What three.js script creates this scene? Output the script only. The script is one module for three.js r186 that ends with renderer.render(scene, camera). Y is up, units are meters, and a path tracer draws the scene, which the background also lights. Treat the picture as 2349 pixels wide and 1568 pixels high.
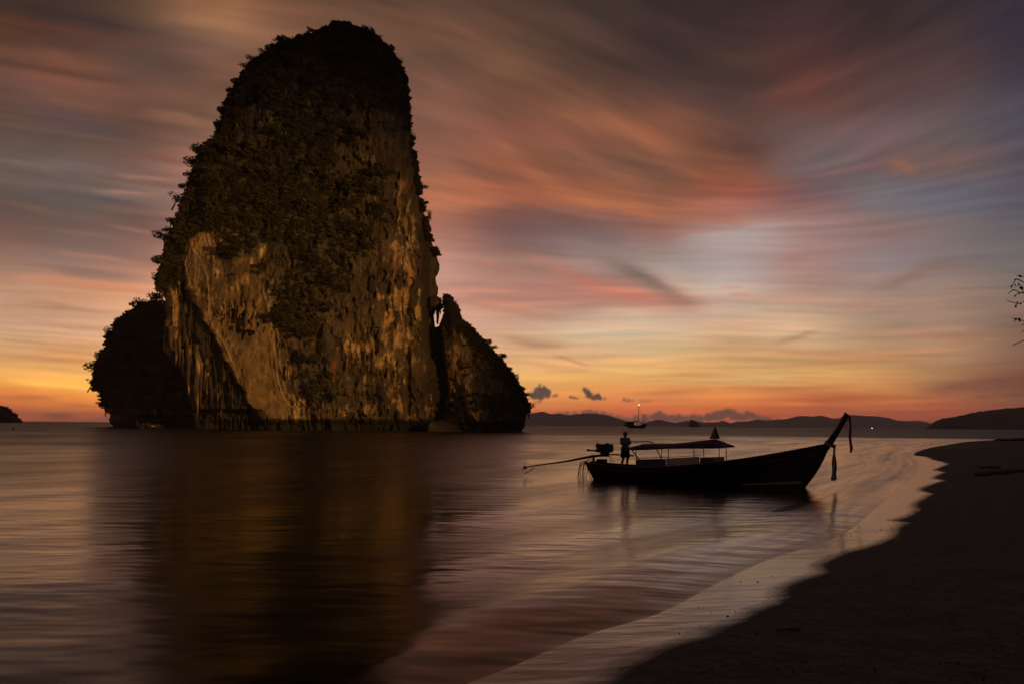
import * as THREE from 'three';
import { mergeGeometries } from 'three/addons/utils/BufferGeometryUtils.js';

// ------------------------------------------------------------------ camera
const V3 = THREE.Vector3, { clamp, lerp, smoothstep: sstep } = THREE.MathUtils;
const scene = new THREE.Scene();
const FOC = 1826, PITCH = Math.atan(190.6 / FOC), ROLL = 0.008, EYE = 2.4;   // chart units: the photograph 2349 wide
const camera = new THREE.PerspectiveCamera(2 * Math.atan(784 / FOC) * 180 / Math.PI, 2349 / 1568, 0.1, 90000);
camera.position.set(0, EYE, 0);
camera.rotation.order = 'XYZ';
camera.rotation.set(PITCH, 0, ROLL);
camera.updateMatrixWorld(true);
const ROT = new THREE.Matrix4().extractRotation(camera.matrixWorld), INV = ROT.clone().invert();
const ray = (px, py) => new V3((px - 1174.5) / FOC, -(py - 784) / FOC, -1).applyMatrix4(ROT);
const at = (px, py, D) => { const r = ray(px, py); return r.multiplyScalar(D / -r.z).add(camera.position); };
const ground = (px, py, y = 0) => { const r = ray(px, py); return r.multiplyScalar((y - EYE) / r.y).add(camera.position); };
const renderer = new THREE.WebGLRenderer({ antialias: true });
renderer.toneMapping = THREE.LinearToneMapping;
renderer.toneMappingExposure = 1;
renderer.shadowMap.enabled = true;

// ------------------------------------------------------------------ noise
function rng(seed) { let s = seed | 0; return () => { s = (s + 0x6d2b79f5) | 0; let t = Math.imul(s ^ (s >>> 15), 1 | s); t = (t + Math.imul(t ^ (t >>> 7), 61 | t)) ^ t; return ((t ^ (t >>> 14)) >>> 0) / 4294967296; }; }
const PERM = new Uint8Array(512), GX = new Float32Array(256), GY = new Float32Array(256);
{ const r = rng(77), p = [...Array(256).keys()]; for (let i = 255; i > 0; i--) { const j = Math.floor(r() * (i + 1)); [p[i], p[j]] = [p[j], p[i]]; } for (let i = 0; i < 512; i++) PERM[i] = p[i & 255]; for (let i = 0; i < 256; i++) { const a = r() * 6.28318; GX[i] = Math.cos(a); GY[i] = Math.sin(a); } }
function noise(x, y, perX = 0, perY = 0) {              // gradient noise about -0.7..0.7, optionally periodic
  let ix = Math.floor(x), iy = Math.floor(y); const fx = x - ix, fy = y - iy;
  const u = fx * fx * fx * (fx * (fx * 6 - 15) + 10), v = fy * fy * fy * (fy * (fy * 6 - 15) + 10);
  let jx = ix + 1, jy = iy + 1;
  if (perX) { ix = ((ix % perX) + perX) % perX; jx = ((jx % perX) + perX) % perX; }
  if (perY) { iy = ((iy % perY) + perY) % perY; jy = ((jy % perY) + perY) % perY; }
  const a = PERM[(ix & 255) + PERM[iy & 255]], b = PERM[(jx & 255) + PERM[iy & 255]], c = PERM[(ix & 255) + PERM[jy & 255]], d = PERM[(jx & 255) + PERM[jy & 255]];
  const n00 = GX[a] * fx + GY[a] * fy, n10 = GX[b] * (fx - 1) + GY[b] * fy, n01 = GX[c] * fx + GY[c] * (fy - 1), n11 = GX[d] * (fx - 1) + GY[d] * (fy - 1);
  return (n00 + u * (n10 - n00)) * (1 - v) + (n01 + u * (n11 - n01)) * v;
}
function fbm(x, y, o = 4) { let s = 0, a = 1; for (let i = 0; i < o; i++) { s += a * noise(x, y); x = x * 2.03 + 17.3; y = y * 2.03 + 9.1; a *= 0.5; } return s; }
const ridge = (x, y) => 1 - 2 * Math.abs(noise(x, y));
const toLin = (c) => (c <= 0.04045 ? c / 12.92 : Math.pow((c + 0.055) / 1.055, 2.4));
const hex = (h) => [parseInt(h.slice(0, 2), 16) / 255, parseInt(h.slice(2, 4), 16) / 255, parseInt(h.slice(4, 6), 16) / 255];
function curve(pts, k = 1) {                             // piecewise linear lookup: pts of [key, value]
  return (x) => { if (x <= pts[0][0]) return pts[0][k]; for (let i = 1; i < pts.length; i++) if (x <= pts[i][0]) { const t = (x - pts[i - 1][0]) / (pts[i][0] - pts[i - 1][0]); return lerp(pts[i - 1][k], pts[i][k], t); } return pts[pts.length - 1][k]; };
}

// ------------------------------------------------------------------ sky (computed, air and clouds only)
{
  const rowsY = [0, 75, 150, 225, 300, 375, 450, 525, 600, 675, 750, 825, 870, 915, 945, 985];
  const table = [
    '3f2f29 402f2a 5c4434 82593f 6b4a38 5a4134 5c4336 4c382f 3e302d 362b29 3a2b2b 3a2a2b 36292a 372d32 332d37',
    '58392a 4b3631 5c443a 86604a 7a543f 6a4a3a 6a4939 5d4235 4b3831 3b2d2b 3d2d2c 442f2e 3d2d2d 3f3235 352e3a',
    '66463a 70493a 5d453d 725041 70503f 6a4c3d 6b4b3d 6f4d3b 563d33 43322f 47342f 523431 4b3736 4c3a3a 3d353f',
    '5f463f 6a493e 6d4b3f 70503f 70503f 704d3f 7d5546 6e4a3b 704b3b 5e4138 4a3734 613e37 5a4240 584749 48434f',
    '5a4942 5a4740 644a40 88604d 80584a 7a5446 7e5545 815141 815240 87543f 5e4138 66504e 6b5656 5d5254 4d4852',
    '67574f 6e5a52 785a50 9c6c5a 8a6050 8a6050 905e4b 8a553f 76503f 75503f 7b4d3c 665655 6c5858 6c5653 544c55',
    '5d4e49 655750 7d6157 a5786a 9a6a58 9a6a58 b06d4f 9d5c45 a05f45 7e5240 9a5a48 7a5757 6f686c 66616a 57535c',
    '70544a 6f5850 7a5a50 b08070 a8705c a8705c a36d5b 745450 7a605e 90655c a58882 977874 856c68 746868 625d62',
    '93705f 8a6e62 9b7262 c08e78 c08872 c08872 bc8a7a 9a7569 9c8078 988780 a79693 a2807a 8f7d7c 7f716e 6e6664',
    'bb8f73 c99270 dda079 e0a880 d0987c d0987c c0907d b3806f ae796b b08070 b8a092 a88878 9d8275 967c6d 7e6a60',
    'c59a78 ca9d7c ddab82 ecb888 e0a880 e0a880 d09f84 c9a084 cdb294 cdb195 c8a585 c4a585 a98870 9f7f6a 7a5f52',
    'd9a267 d99c62 e6aa68 f8bc70 f0b070 f0b070 dc9f70 d8a473 d8a674 d9ab72 cb9b68 c29465 b98a60 a37b5a 805b48',
    'f0a650 f4b258 ffc462 ffc868 ffc868 f8b868 eeae64 eab068 e6ab62 e0a562 dfaa67 d79d5c c88f57 9f6f4c 704638',
    'd9763a ec8c3e ffa848 ffb050 ffb050 f09c50 e89850 e09454 e0894a d9804a dd8346 b8643f c07040 a05f40 80503c',
    'c0683c b8623c e07038 f08040 f08040 e88044 d87844 cc7044 c96a40 d0683e c96038 b45c3c a8553a 9a4e38 7c4434',
    'c8643c c4603c cc6038 d06838 d06838 c86440 b85c40 a85840 a05440 a05440 a05440 9c5038 944a36 8a4634 6e3c30'].map((r) => r.split(' ').map(hex));
  const DX = 168, NX = 15, STEP = 15, NY = 67, fine = new Float32Array(NX * NY * 3);
  for (let c = 0; c < NX; c++) for (let k = 0; k < 3; k++) for (let j = 0; j < NY; j++) {
    const y = Math.min(j * STEP, 985); let i = 0; while (i < rowsY.length - 2 && rowsY[i + 1] < y) i++;
    const p = (n) => table[clamp(n, 0, 15)][c][k], Y = (n) => rowsY[clamp(n, 0, 15)], h = Y(i + 1) - Y(i), t = (y - Y(i)) / h;
    const m = (n) => (p(n + 1) - p(n - 1)) / (Y(n + 1) - Y(n - 1)) * h;
    fine[(j * NX + c) * 3 + k] = p(i) * (2 * t * t * t - 3 * t * t + 1) + m(i) * (t * t * t - 2 * t * t + t) + p(i + 1) * (3 * t * t - 2 * t * t * t) + m(i + 1) * (t * t * t - t * t);
  }
  const G = (c, j, k) => fine[(clamp(j, 0, NY - 1) * NX + clamp(c, 0, NX - 1)) * 3 + k];
  const base = (px, py, out) => {
    const x = clamp(px, -150, 2500) / DX, y = clamp(py, 0, 985) / STEP, c = Math.floor(x), j = Math.floor(y), t = x - c, s = y - j;
    for (let k = 0; k < 3; k++) {
      const row = (q) => { const a = G(c - 1, q, k), b = G(c, q, k), d = G(c + 1, q, k), e = G(c + 2, q, k); return b + 0.5 * t * (d - a + t * (2 * a - 5 * b + 4 * d - e + t * (3 * (b - d) + e - a))); };
      out[k] = lerp(row(j), row(j + 1), s);
    }
  };
  // long soft streaks of cirrus: [colour, strength, half width above, half width below, points...]
  const streaks = [
    ['b06a48', .8, 34, 16, 1120, 318, 1190, 385, 1255, 431, 1364, 468, 1474, 486, 1590, 500, 1700, 508],
    ['b26c4c', .5, 18, 16, 960, 452, 1010, 455, 1090, 462, 1190, 458], ['9a6044', .6, 24, 22, 1180, 262, 1300, 270, 1401, 289, 1511, 325, 1620, 338, 1672, 372],
    ['67483d', .65, 16, 20, 1280, 374, 1330, 376, 1437, 382, 1560, 396, 1640, 420], ['6c4a3e', .6, 18, 24, 1000, 342, 1060, 372, 1120, 396, 1230, 412],
    ['6b4e48', .75, 12, 24, 1030, 492, 1130, 482, 1218, 483, 1300, 500, 1400, 520, 1470, 545], ['a86450', .6, 48, 8, 1500, 468, 1577, 482, 1630, 500, 1700, 512, 1765, 505],
    ['96705f', .45, 14, 8, 1690, 508, 1760, 497, 1850, 480, 1990, 470], ['a59793', .9, 5, 56, 1500, 562, 1570, 545, 1660, 535, 1760, 518, 1850, 520],
    ['543a36', .6, 30, 34, 1640, 310, 1690, 330, 1740, 345, 1790, 352], ['9c6048', .7, 16, 14, 2020, 372, 2060, 378, 2085, 386, 2120, 404], ['7a5450', .55, 8, 10, 1800, 388, 1900, 388, 2045, 383, 2120, 388],
    ['8c8078', .3, 10, 14, 1400, 585, 1500, 580, 1620, 585], ['77665e', .95, 15, 26, 1330, 580, 1400, 600, 1470, 630, 1520, 662, 1570, 688, 1640, 700],
    ['ba7461', .85, 18, 18, 1150, 560, 1220, 590, 1311, 636, 1380, 662, 1470, 682, 1590, 698, 1660, 702], ['a8684c', .5, 16, 20, 1060, 300, 1130, 325, 1200, 362, 1330, 432, 1420, 462], ['a5664c', .5, 18, 22, 1150, 296, 1300, 338, 1420, 398, 1540, 442, 1640, 470], ['75493c', .5, 15, 16, 1130, 330, 1210, 368, 1300, 416, 1420, 448], ['9c5c43', .5, 18, 20, 1400, 318, 1480, 340, 1560, 376, 1640, 420, 1690, 440], ['7a4d41', .5, 11, 12, 1440, 425, 1520, 440, 1600, 452, 1680, 440], ['6e5553', .45, 16, 14, 1720, 372, 1820, 345, 1920, 300, 2040, 262, 2160, 240], ['633c36', .5, 26, 24, 1700, 262, 1770, 226, 1830, 190, 1890, 150, 1950, 90], ['6b615f', .5, 14, 16, 1700, 425, 1800, 400, 1920, 372, 2050, 330], ['5b5662', .4, 20, 22, 1980, 480, 2100, 440, 2220, 410, 2349, 390],
    ['c4b8a8', .55, 40, 14, 1440, 590, 1530, 638, 1590, 664, 1760, 672],
    ['73605c', .5, 10, 14, 1300, 536, 1356, 545, 1450, 562], ['b87c6c', .6, 6, 7, 1060, 592, 1112, 602, 1180, 614, 1260, 634], ['d9c0a0', .5, 12, 12, 1330, 722, 1420, 716, 1520, 724],
    ['b57662', .5, 8, 9, 1010, 690, 1090, 700, 1200, 718, 1330, 738], ['bd7a5b', .9, 2.5, 3.5, 1252, 810, 1290, 818, 1341, 836, 1375, 846], ['a8765c', .65, 10, 12, 1130, 770, 1170, 778, 1234, 790, 1320, 794],
    ['c0845e', .5, 7, 8, 1200, 836, 1280, 846, 1380, 850], ['ca8452', .6, 6, 8, 1463, 862, 1560, 858, 1700, 858, 1860, 850], ['c67844', .7, 6, 9, 1400, 905, 1463, 900, 1560, 894, 1692, 889, 1850, 888],
    ['ad6a42', .7, 5, 6, 1634, 893, 1780, 892, 1938, 886, 2010, 880], ['a65a3a', .75, 9, 10, 1750, 912, 1860, 914, 2014, 908, 2100, 902], ['a05a3c', .7, 5, 6, 1840, 934, 1890, 936, 1969, 939, 2020, 938],
    ['6f443a', .7, 12, 14, 2050, 902, 2120, 896, 2230, 886, 2349, 872, 2420, 868], ['b07a58', .6, 5, 6, 1760, 805, 1850, 808, 1938, 808, 2040, 806], ['ab7c63', .8, 6, 7, 1740, 794, 1780, 786, 1823, 775, 1883, 756, 1910, 750],
    ['84675d', .75, 14, 16, 1960, 672, 1999, 664, 2060, 645, 2110, 622, 2170, 606, 2270, 628], ['b88070', .6, 4, 4, 1640, 656, 1674, 659, 1720, 658], ['b88070', .6, 4, 4, 1660, 676, 1690, 674, 1740, 676],
    ['a4766a', .6, 9, 8, 1770, 612, 1800, 595, 1840, 590, 1880, 598], ['ae7465', .5, 6, 6, 1890, 706, 1940, 700, 2050, 690], ['e2b474', .7, 14, 12, 1600, 868, 1725, 862, 1850, 866], ['dc7c3e', .8, 5, 6, 1740, 926, 1817, 924, 1900, 926],
    ['9c6a50', .5, 9, 9, 2030, 770, 2120, 772, 2260, 776, 2400, 768], ['c69a78', .5, 10, 10, 1800, 745, 1880, 738, 1960, 736], ['6a4840', .85, 2.5, 3, 2234, 908, 2250, 908, 2267, 910, 2275, 910], ['5c4440', .8, 2, 2.5, 2284, 906, 2310, 904, 2349, 904, 2400, 902],
    ['cc8a69', .75, 9, 11, -40, 638, 60, 635, 117, 634, 234, 650, 322, 668, 380, 682], ['84675b', .7, 9, 9, 60, 606, 117, 614, 210, 624, 307, 634, 360, 645], ['b57a66', .7, 7, 7, 90, 572, 146, 581, 240, 592, 336, 605, 380, 612],
    ['b08366', .6, 8, 9, 20, 676, 60, 684, 126, 697, 180, 704], ['bf8a67', .65, 4, 4, 120, 714, 150, 720, 211, 730, 250, 736], ['c6946c', .65, 4, 4, 80, 738, 130, 742, 228, 750, 270, 756], ['ca8e5e', .5, 10, 8, 40, 812, 90, 806, 170, 800, 260, 806],
    ['a2643e', .8, 4, 5, -40, 911, 40, 910, 80, 910, 123, 916, 160, 920], ['b8683c', .6, 4, 4, 120, 924, 160, 927, 205, 931, 240, 934], ['794a38', .85, 6, 9, 80, 946, 110, 950, 150, 952, 190, 958], ['b45a38', .5, 6, 6, -20, 934, 40, 936, 90, 938],
    ['ffbc58', .7, 14, 10, -40, 880, 60, 880, 140, 884, 225, 889, 300, 890], ['41322e', .6, 26, 24, 30, 14, 90, 26, 180, 40, 293, 64, 360, 84], ['946849', .75, 34, 30, 300, -8, 360, 8, 450, 30, 573, 66, 700, 100],
    ['724c3a', .7, 14, 16, 40, 96, 90, 112, 176, 146, 230, 160], ['5a443d', .6, 22, 20, 260, 124, 320, 142, 400, 164, 470, 188], ['986a50', .7, 11, 14, 300, 250, 350, 258, 420, 270, 500, 298], ['52454a', .6, 20, 24, 20, 240, 90, 258, 200, 286, 340, 330],
    ['5b5151', .75, 13, 14, 0, 418, 60, 428, 183, 450, 280, 460, 400, 468], ['ab7a64', .8, 4, 5, 240, 396, 293, 405, 360, 410, 440, 416], ['a77864', .7, 4, 5, 190, 430, 240, 438, 310, 443, 400, 452], ['7d5c4d', .7, 7, 7, -20, 460, 30, 468, 128, 486, 170, 494],
    ['a07060', .65, 5, 5, 230, 514, 270, 521, 330, 532, 390, 546], ['6a5c5e', .5, 12, 14, 0, 355, 80, 368, 180, 384, 280, 392]].map((s) => {
    const p = []; for (let i = 4; i < s.length; i += 2) p.push([s[i], s[i + 1]]);
    return { c: hex(s[0]), a: s[1], up: s[2], dn: s[3], y: curve(p), x0: p[0][0], x1: p[p.length - 1][0], lo: Math.min(...p.map((q) => q[1])) - 3 * s[2], hi: Math.max(...p.map((q) => q[1])) + 3 * s[3] };
  });
  // many fine wisps, each a little warmer, paler or darker than the air behind it
  const wr = rng(91), wisps = [...Array(120)].map((_, i) => { const left = i < 46, x = left ? lerp(-60, 420, wr()) : lerp(960, 2349, wr()), y = left ? lerp(60, 900, wr()) : lerp(480, 915, wr()), low = clamp(y / 985, 0, 1), len = lerp(190, 330, wr()), sl = left ? lerp(0.2, 0.04, low) + 0.06 * (wr() - .5) : lerp(0.16, -0.07, clamp((x - 960) / 1300, 0, 1)) + 0.1 * (wr() - .5), k = wr(); return { x, y, len, sl, w: lerp(8, 3, low) * (0.6 + wr()), bend: (wr() - .5) * 26, m: k < .4 ? [1.10, 0.99, 0.94] : k < .7 ? [1.09, 1.08, 1.07] : [0.9, 0.89, 0.9], a: (0.3 + 0.6 * wr()) * (y > 480 && y < 660 && !left ? 0.45 : 1) }; });
  // small cumulus low over the sea: [colour, opacity, softness, circles x y r ...]
  const heaps = [
    ['564440', .95, .16, 1228, 904, 13, 1241, 896, 15, 1252, 902, 12, 1240, 908, 12, 1224, 910, 8, 1256, 908, 7], ['5a4642', .7, .3, 1262, 898, 4, 1270, 907, 4, 1276, 906, 5],
    ['54433f', .95, .14, 1341, 893, 6, 1347, 898, 8, 1352, 906, 10, 1362, 912, 8, 1372, 910, 9, 1378, 914, 5], ['5c4742', .8, .25, 1312, 911, 5, 1308, 910, 4, 1318, 912, 4, 1326, 913, 4, 1380, 912, 4, 1388, 914, 4],
    ['7c5044', .7, .4, 1432, 916, 6, 1441, 918, 6, 1450, 919, 4], ['6a4b44', .6, .4, 1230, 922, 5, 1237, 921, 5], ['8a5440', .5, .4, 1472, 920, 5, 1484, 919, 5, 1494, 919, 4],
    ['634740', .9, .12, 1500, 956, 11, 1512, 954, 12, 1524, 958, 11, 1480, 960, 11, 1540, 959, 11, 1556, 960, 11, 1572, 962, 10, 1590, 960, 12, 1606, 962, 12, 1626, 958, 12, 1640, 954, 12, 1654, 952, 13, 1668, 947, 13, 1682, 951, 14, 1694, 956, 12],
    ['66483f', .9, .12, 1706, 956, 10, 1716, 951, 11, 1726, 955, 11, 1740, 958, 8, 1752, 960, 8, 1766, 962, 7, 1784, 963, 6, 1460, 962, 10, 1440, 964, 8, 1416, 962, 8, 1428, 966, 10, 1446, 970, 10, 1460, 970, 10, 1474, 969, 10, 1486, 966, 9],
    ['6e4c42', .8, .2, 1300, 948, 8, 1288, 950, 8, 1340, 946, 8, 1352, 945, 9, 1366, 947, 8, 1384, 950, 9, 1400, 954, 9, 1420, 958, 8, 1318, 950, 8], ['8a5c4c', .85, .25, 196, 963, 6, 206, 964, 7, 222, 962, 7, 232, 964, 7, 242, 958, 9]].map((s) => {
    const q = []; for (let i = 3; i < s.length; i += 3) q.push([s[i], s[i + 1], s[i + 2]]);
    return { c: hex(s[0]), a: s[1], soft: s[2], q, x0: Math.min(...q.map((v) => v[0] - 1.5 * v[2])), x1: Math.max(...q.map((v) => v[0] + 1.5 * v[2])), lo: Math.min(...q.map((v) => v[1] - 1.5 * v[2])), hi: Math.max(...q.map((v) => v[1] + 1.5 * v[2])) };
  });
  // the drift of the high cloud: down to the right on the left and in the middle, up to the right beyond, level low down
  const driftUp0 = curve([[-400, -72], [0, 0], [900, 165], [1050, 205], [1600, 425], [1720, 440], [1830, 420], [2349, 215], [2800, 60]]), driftUp = (x) => { let q = 0; for (let i = -3; i <= 3; i++) q += driftUp0(x + 45 * i); return q / 7; };
  const upT = new Float32Array(3400); for (let i = 0; i < 3400; i++) upT[i] = driftUp(i - 500);
  const W = 4096, H = 2048, data = new Float32Array(W * H * 4), e = INV.elements, col = [0, 0, 0], gen = [0, 0, 0];
  const zen = hex('352a2c'), dusk = hex('463c42'), glow = hex('c8704a'), mid = hex('6a4a44'), night = hex('36323a');
  const glowAz = Math.atan((330 - 1174) / FOC);
  for (let r = 0; r < H; r++) {
    const el = ((r + 0.5) / H - 0.5) * Math.PI, cy = Math.cos(el), y = Math.sin(el);
    for (let c = 0; c < W; c++) {
      const az = ((c + 0.5) / W - 0.5) * 2 * Math.PI, x = Math.cos(az) * cy, z = Math.sin(az) * cy, o = (r * W + c) * 4;
      if (y < -0.06) { data[o] = 0.01; data[o + 1] = 0.009; data[o + 2] = 0.009; data[o + 3] = 1; continue; }
      const around = Math.abs(((Math.atan2(x, -z) - glowAz + 3 * Math.PI) % (2 * Math.PI)) - Math.PI), w = sstep(around, 0.5, 2.2), hgt = Math.max(0, el);
      for (let k = 0; k < 3; k++) { const hz = lerp(glow[k], dusk[k], w), md = lerp(mid[k], lerp(dusk[k], night[k], .4), w), zz = lerp(zen[k], night[k], w * .8); const a = sstep(hgt, 0, 0.35), b = sstep(hgt, 0.3, 0.9); gen[k] = lerp(lerp(hz, md, a), zz, b); }
      const cx = e[0] * x + e[4] * y + e[8] * z, cyy = e[1] * x + e[5] * y + e[9] * z, cz = e[2] * x + e[6] * y + e[10] * z;
      let blend = 1;
      if (cz < -0.15) {
        const px = 1174.5 + FOC * cx / -cz, py = 784 - FOC * cyy / -cz;
        const out = Math.hypot(Math.max(0, -px, px - 2349), Math.max(0, -py)) / FOC; blend = sstep(Math.atan(out), 0.03, 0.75);
        if (blend < 1) {
          const low = sstep(py, 330, 680), bentY = py + 34 * noise(px / 520 + 4, py / 300 + 2), S = bentY - lerp(upT[clamp(Math.round(px) + 500, 0, 3399)], 0.6 * (0.18 * px - 0.000051 * px * px), low), near = clamp(py / 985, 0, 1);
          const wx = 36 * noise(px / 420 + 3, S / 70), wy = lerp(15, 7, near) * noise(px / 360, S / lerp(100, 40, near) + 40) + lerp(5, 3, near) * noise(px / 120 + 9, S / 22);
          base(px + wx, py + wy, col);
          for (const s of streaks) {
            if (px < s.x0 || px > s.x1 || py < s.lo - 8 || py > s.hi + 8) continue;
            const ragged = 5 * noise(px / 90 + s.x0, S / 20) * Math.min(1, s.up / 8), v = py - s.y(px) + ragged, len = s.x1 - s.x0;
            const fall = Math.exp(-(v * v) / (v < 0 ? s.up * s.up : s.dn * s.dn)), ends = sstep(px, s.x0, s.x0 + len * .42) * (1 - sstep(px, s.x1 - len * .42, s.x1));
            const a = s.a * fall * ends * (0.85 + 0.4 * noise(px / 60 + 5, S / 12));
            for (let k = 0; k < 3; k++) col[k] += (s.c[k] - col[k]) * a;
          }
          for (const q of wisps) { const u = (px - q.x) / q.len; if (u < -1 || u > 1) continue; const y0 = q.y + q.sl * (px - q.x) + q.bend * u * u + 4 * noise(px / 70 + q.x, q.y), t = (py - y0) / q.w; if (t > 3 || t < -3) continue; const a = q.a * Math.exp(-t * t) * (1 - u * u) * (1 - u * u); for (let k = 0; k < 3; k++) col[k] *= 1 + (q.m[k] - 1) * a; }
          const bs = lerp(52, 17, near), band = fbm((px + 60 * noise(px / 300, S / 50)) / lerp(300, 280, near) + 11, S / bs, 3), wisp = fbm(px / 150 + 31, S / (bs * 0.45), 2);
          { const calm = 1 - 0.65 * Math.exp(-(((py - 560) / 95) ** 2)), q = calm * (0.12 * band + 0.03 * wisp) * lerp(1.3, 0.9, near); col[0] *= 1.03 + q; col[1] *= 1.03 + q * 0.75; col[2] *= 1.03 + q * 0.6; }
          const fineS = 1 + 0.03 * noise(px / 200, S / 26) + 0.012 * noise(px / 90, S / 9) + 0.05 * noise(px / 500 + 7, S / 40);
          for (let k = 0; k < 3; k++) col[k] *= fineS;
          for (const h of heaps) {
            if (px < h.x0 || px > h.x1 || py < h.lo || py > h.hi) continue;
            let v = -9; for (const q of h.q) { const d = 1 - Math.hypot((px - q[0]), (py - q[1]) * (py > q[1] ? 1.25 : 1)) / q[2]; if (d > v) v = d; }
            v += 0.55 * noise(px / 5, py / 4) + 0.3 * noise(px / 2.4, py / 2.2);
            const a = h.a * sstep(v, -0.05, h.soft + 0.1);
            for (let k = 0; k < 3; k++) col[k] += (h.c[k] - col[k]) * a;
          }
        }
      }
      const haze = Math.min(4, Math.exp(0.9 * 4e-5 * 380 / Math.max(el, 0.004)));   // the air close to the horizon glows brightest
      for (let k = 0; k < 3; k++) data[o + k] = haze * toLin(clamp(blend < 1 ? lerp(col[k], gen[k], blend) : gen[k], 0, 1.4));
      data[o + 3] = 1;
    }
  }
  const sky = new THREE.DataTexture(data, W, H, THREE.RGBAFormat, THREE.FloatType);
  sky.mapping = THREE.EquirectangularReflectionMapping; sky.magFilter = THREE.LinearFilter; sky.needsUpdate = true;
  scene.background = sky; scene.environment = sky;
}
// the sun has set: it stands below the horizon under the yellow glow
{
  const sun = new THREE.DirectionalLight(new THREE.Color(1, 0.62, 0.38), 0.5), az = Math.atan((330 - 1174) / FOC), el = -0.025;
  sun.position.set(Math.sin(az) * Math.cos(el), Math.sin(el), -Math.cos(az) * Math.cos(el)).multiplyScalar(800);
  sun.castShadow = true; const s = sun.shadow.camera; s.left = s.bottom = -300; s.right = s.top = 300; s.far = 2000; sun.shadow.mapSize.set(2048, 2048);
  scene.add(sun, sun.target);
}

// ------------------------------------------------------------------ helpers for things
const names = new Map();
function numbered(n) { const k = names.get(n) || 0; names.set(n, k + 1); return k ? n + '_' + String(k).padStart(3, '0') : n; }
function tag(o, label, category, group, kind) { Object.assign(o.userData, { label, category }); if (group) o.userData.group = group; if (kind) o.userData.kind = kind; return o; }
function thing(name, label, category, group, kind) { const g = new THREE.Group(); g.name = numbered(name); scene.add(g); return tag(g, label, category, group, kind); }
function part(name, geo, mat, parent) { const m = new THREE.Mesh(geo, mat); m.name = name; parent.add(m); return m; }
function solo(name, geo, mat, label, category, group, kind) { const m = new THREE.Mesh(geo, mat); m.name = numbered(name); scene.add(m); return tag(m, label, category, group, kind); }
const std = (r, g, b, rough = 0.85, more = {}) => new THREE.MeshStandardMaterial({ color: new THREE.Color().setRGB(r, g, b), roughness: rough, ...more });
const plain = (g) => { const n = g.index ? g.toNonIndexed() : g; for (const k of Object.keys(n.attributes)) if (!['position', 'normal', 'uv'].includes(k)) n.deleteAttribute(k); return n; };
const merge = (list) => mergeGeometries(list.map(plain));
const box = (w, h, d, x = 0, y = 0, z = 0, ry = 0, rz = 0) => new THREE.BoxGeometry(w, h, d).applyMatrix4(new THREE.Matrix4().makeRotationFromEuler(new THREE.Euler(0, ry, rz))).translate(x, y, z);
const v = (a) => (a.isVector3 ? a : new V3(...a));
const tube = (pts, r, seg = 24, rs = 8) => new THREE.TubeGeometry(new THREE.CatmullRomCurve3(pts.map(v), false, 'centripetal'), seg, r, rs, false);
function rod(a, b, r0, r1 = r0, rs = 8) { a = v(a); b = v(b); const d = b.clone().sub(a), g = new THREE.CylinderGeometry(r1, r0, d.length(), rs); g.translate(0, d.length() / 2, 0); g.applyQuaternion(new THREE.Quaternion().setFromUnitVectors(new V3(0, 1, 0), d.normalize())); return g.translate(a.x, a.y, a.z); }
function gridGeo(nu, nv, fn, uvf) {                     // fn(i, j) -> Vector3
  const pos = new Float32Array((nu + 1) * (nv + 1) * 3), uv = new Float32Array((nu + 1) * (nv + 1) * 2), idx = [];
  for (let j = 0; j <= nv; j++) for (let i = 0; i <= nu; i++) { const k = j * (nu + 1) + i, p = fn(i, j); pos[k * 3] = p.x; pos[k * 3 + 1] = p.y; pos[k * 3 + 2] = p.z; const t = uvf ? uvf(i, j, p) : [i / nu, j / nv]; uv[k * 2] = t[0]; uv[k * 2 + 1] = t[1]; }
  for (let j = 0; j < nv; j++) for (let i = 0; i < nu; i++) { const a = j * (nu + 1) + i, b = a + 1, c = a + nu + 1, d = c + 1; idx.push(a, b, c, b, d, c); }
  const g = new THREE.BufferGeometry(); g.setAttribute('position', new THREE.BufferAttribute(pos, 3)); g.setAttribute('uv', new THREE.BufferAttribute(uv, 2)); g.setIndex(idx); g.computeVertexNormals(); return g;
}
function texture(n, fn, repeat, srgb) {                  // fn(x, y in 0..n) -> value or [r, g, b] in 0..1
  const d = new Uint8Array(n * n * 4);
  for (let y = 0; y < n; y++) for (let x = 0; x < n; x++) { const t = fn(x / n, y / n), o = (y * n + x) * 4, a = Array.isArray(t) ? t : [t, t, t]; for (let k = 0; k < 3; k++) d[o + k] = clamp(a[k], 0, 1) * 255; d[o + 3] = 255; }
  const t = new THREE.DataTexture(d, n, n); t.wrapS = t.wrapT = THREE.RepeatWrapping; t.magFilter = THREE.LinearFilter; t.repeat.set(repeat, repeat); if (srgb) t.colorSpace = THREE.SRGBColorSpace; t.needsUpdate = true; return t;
}

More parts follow.
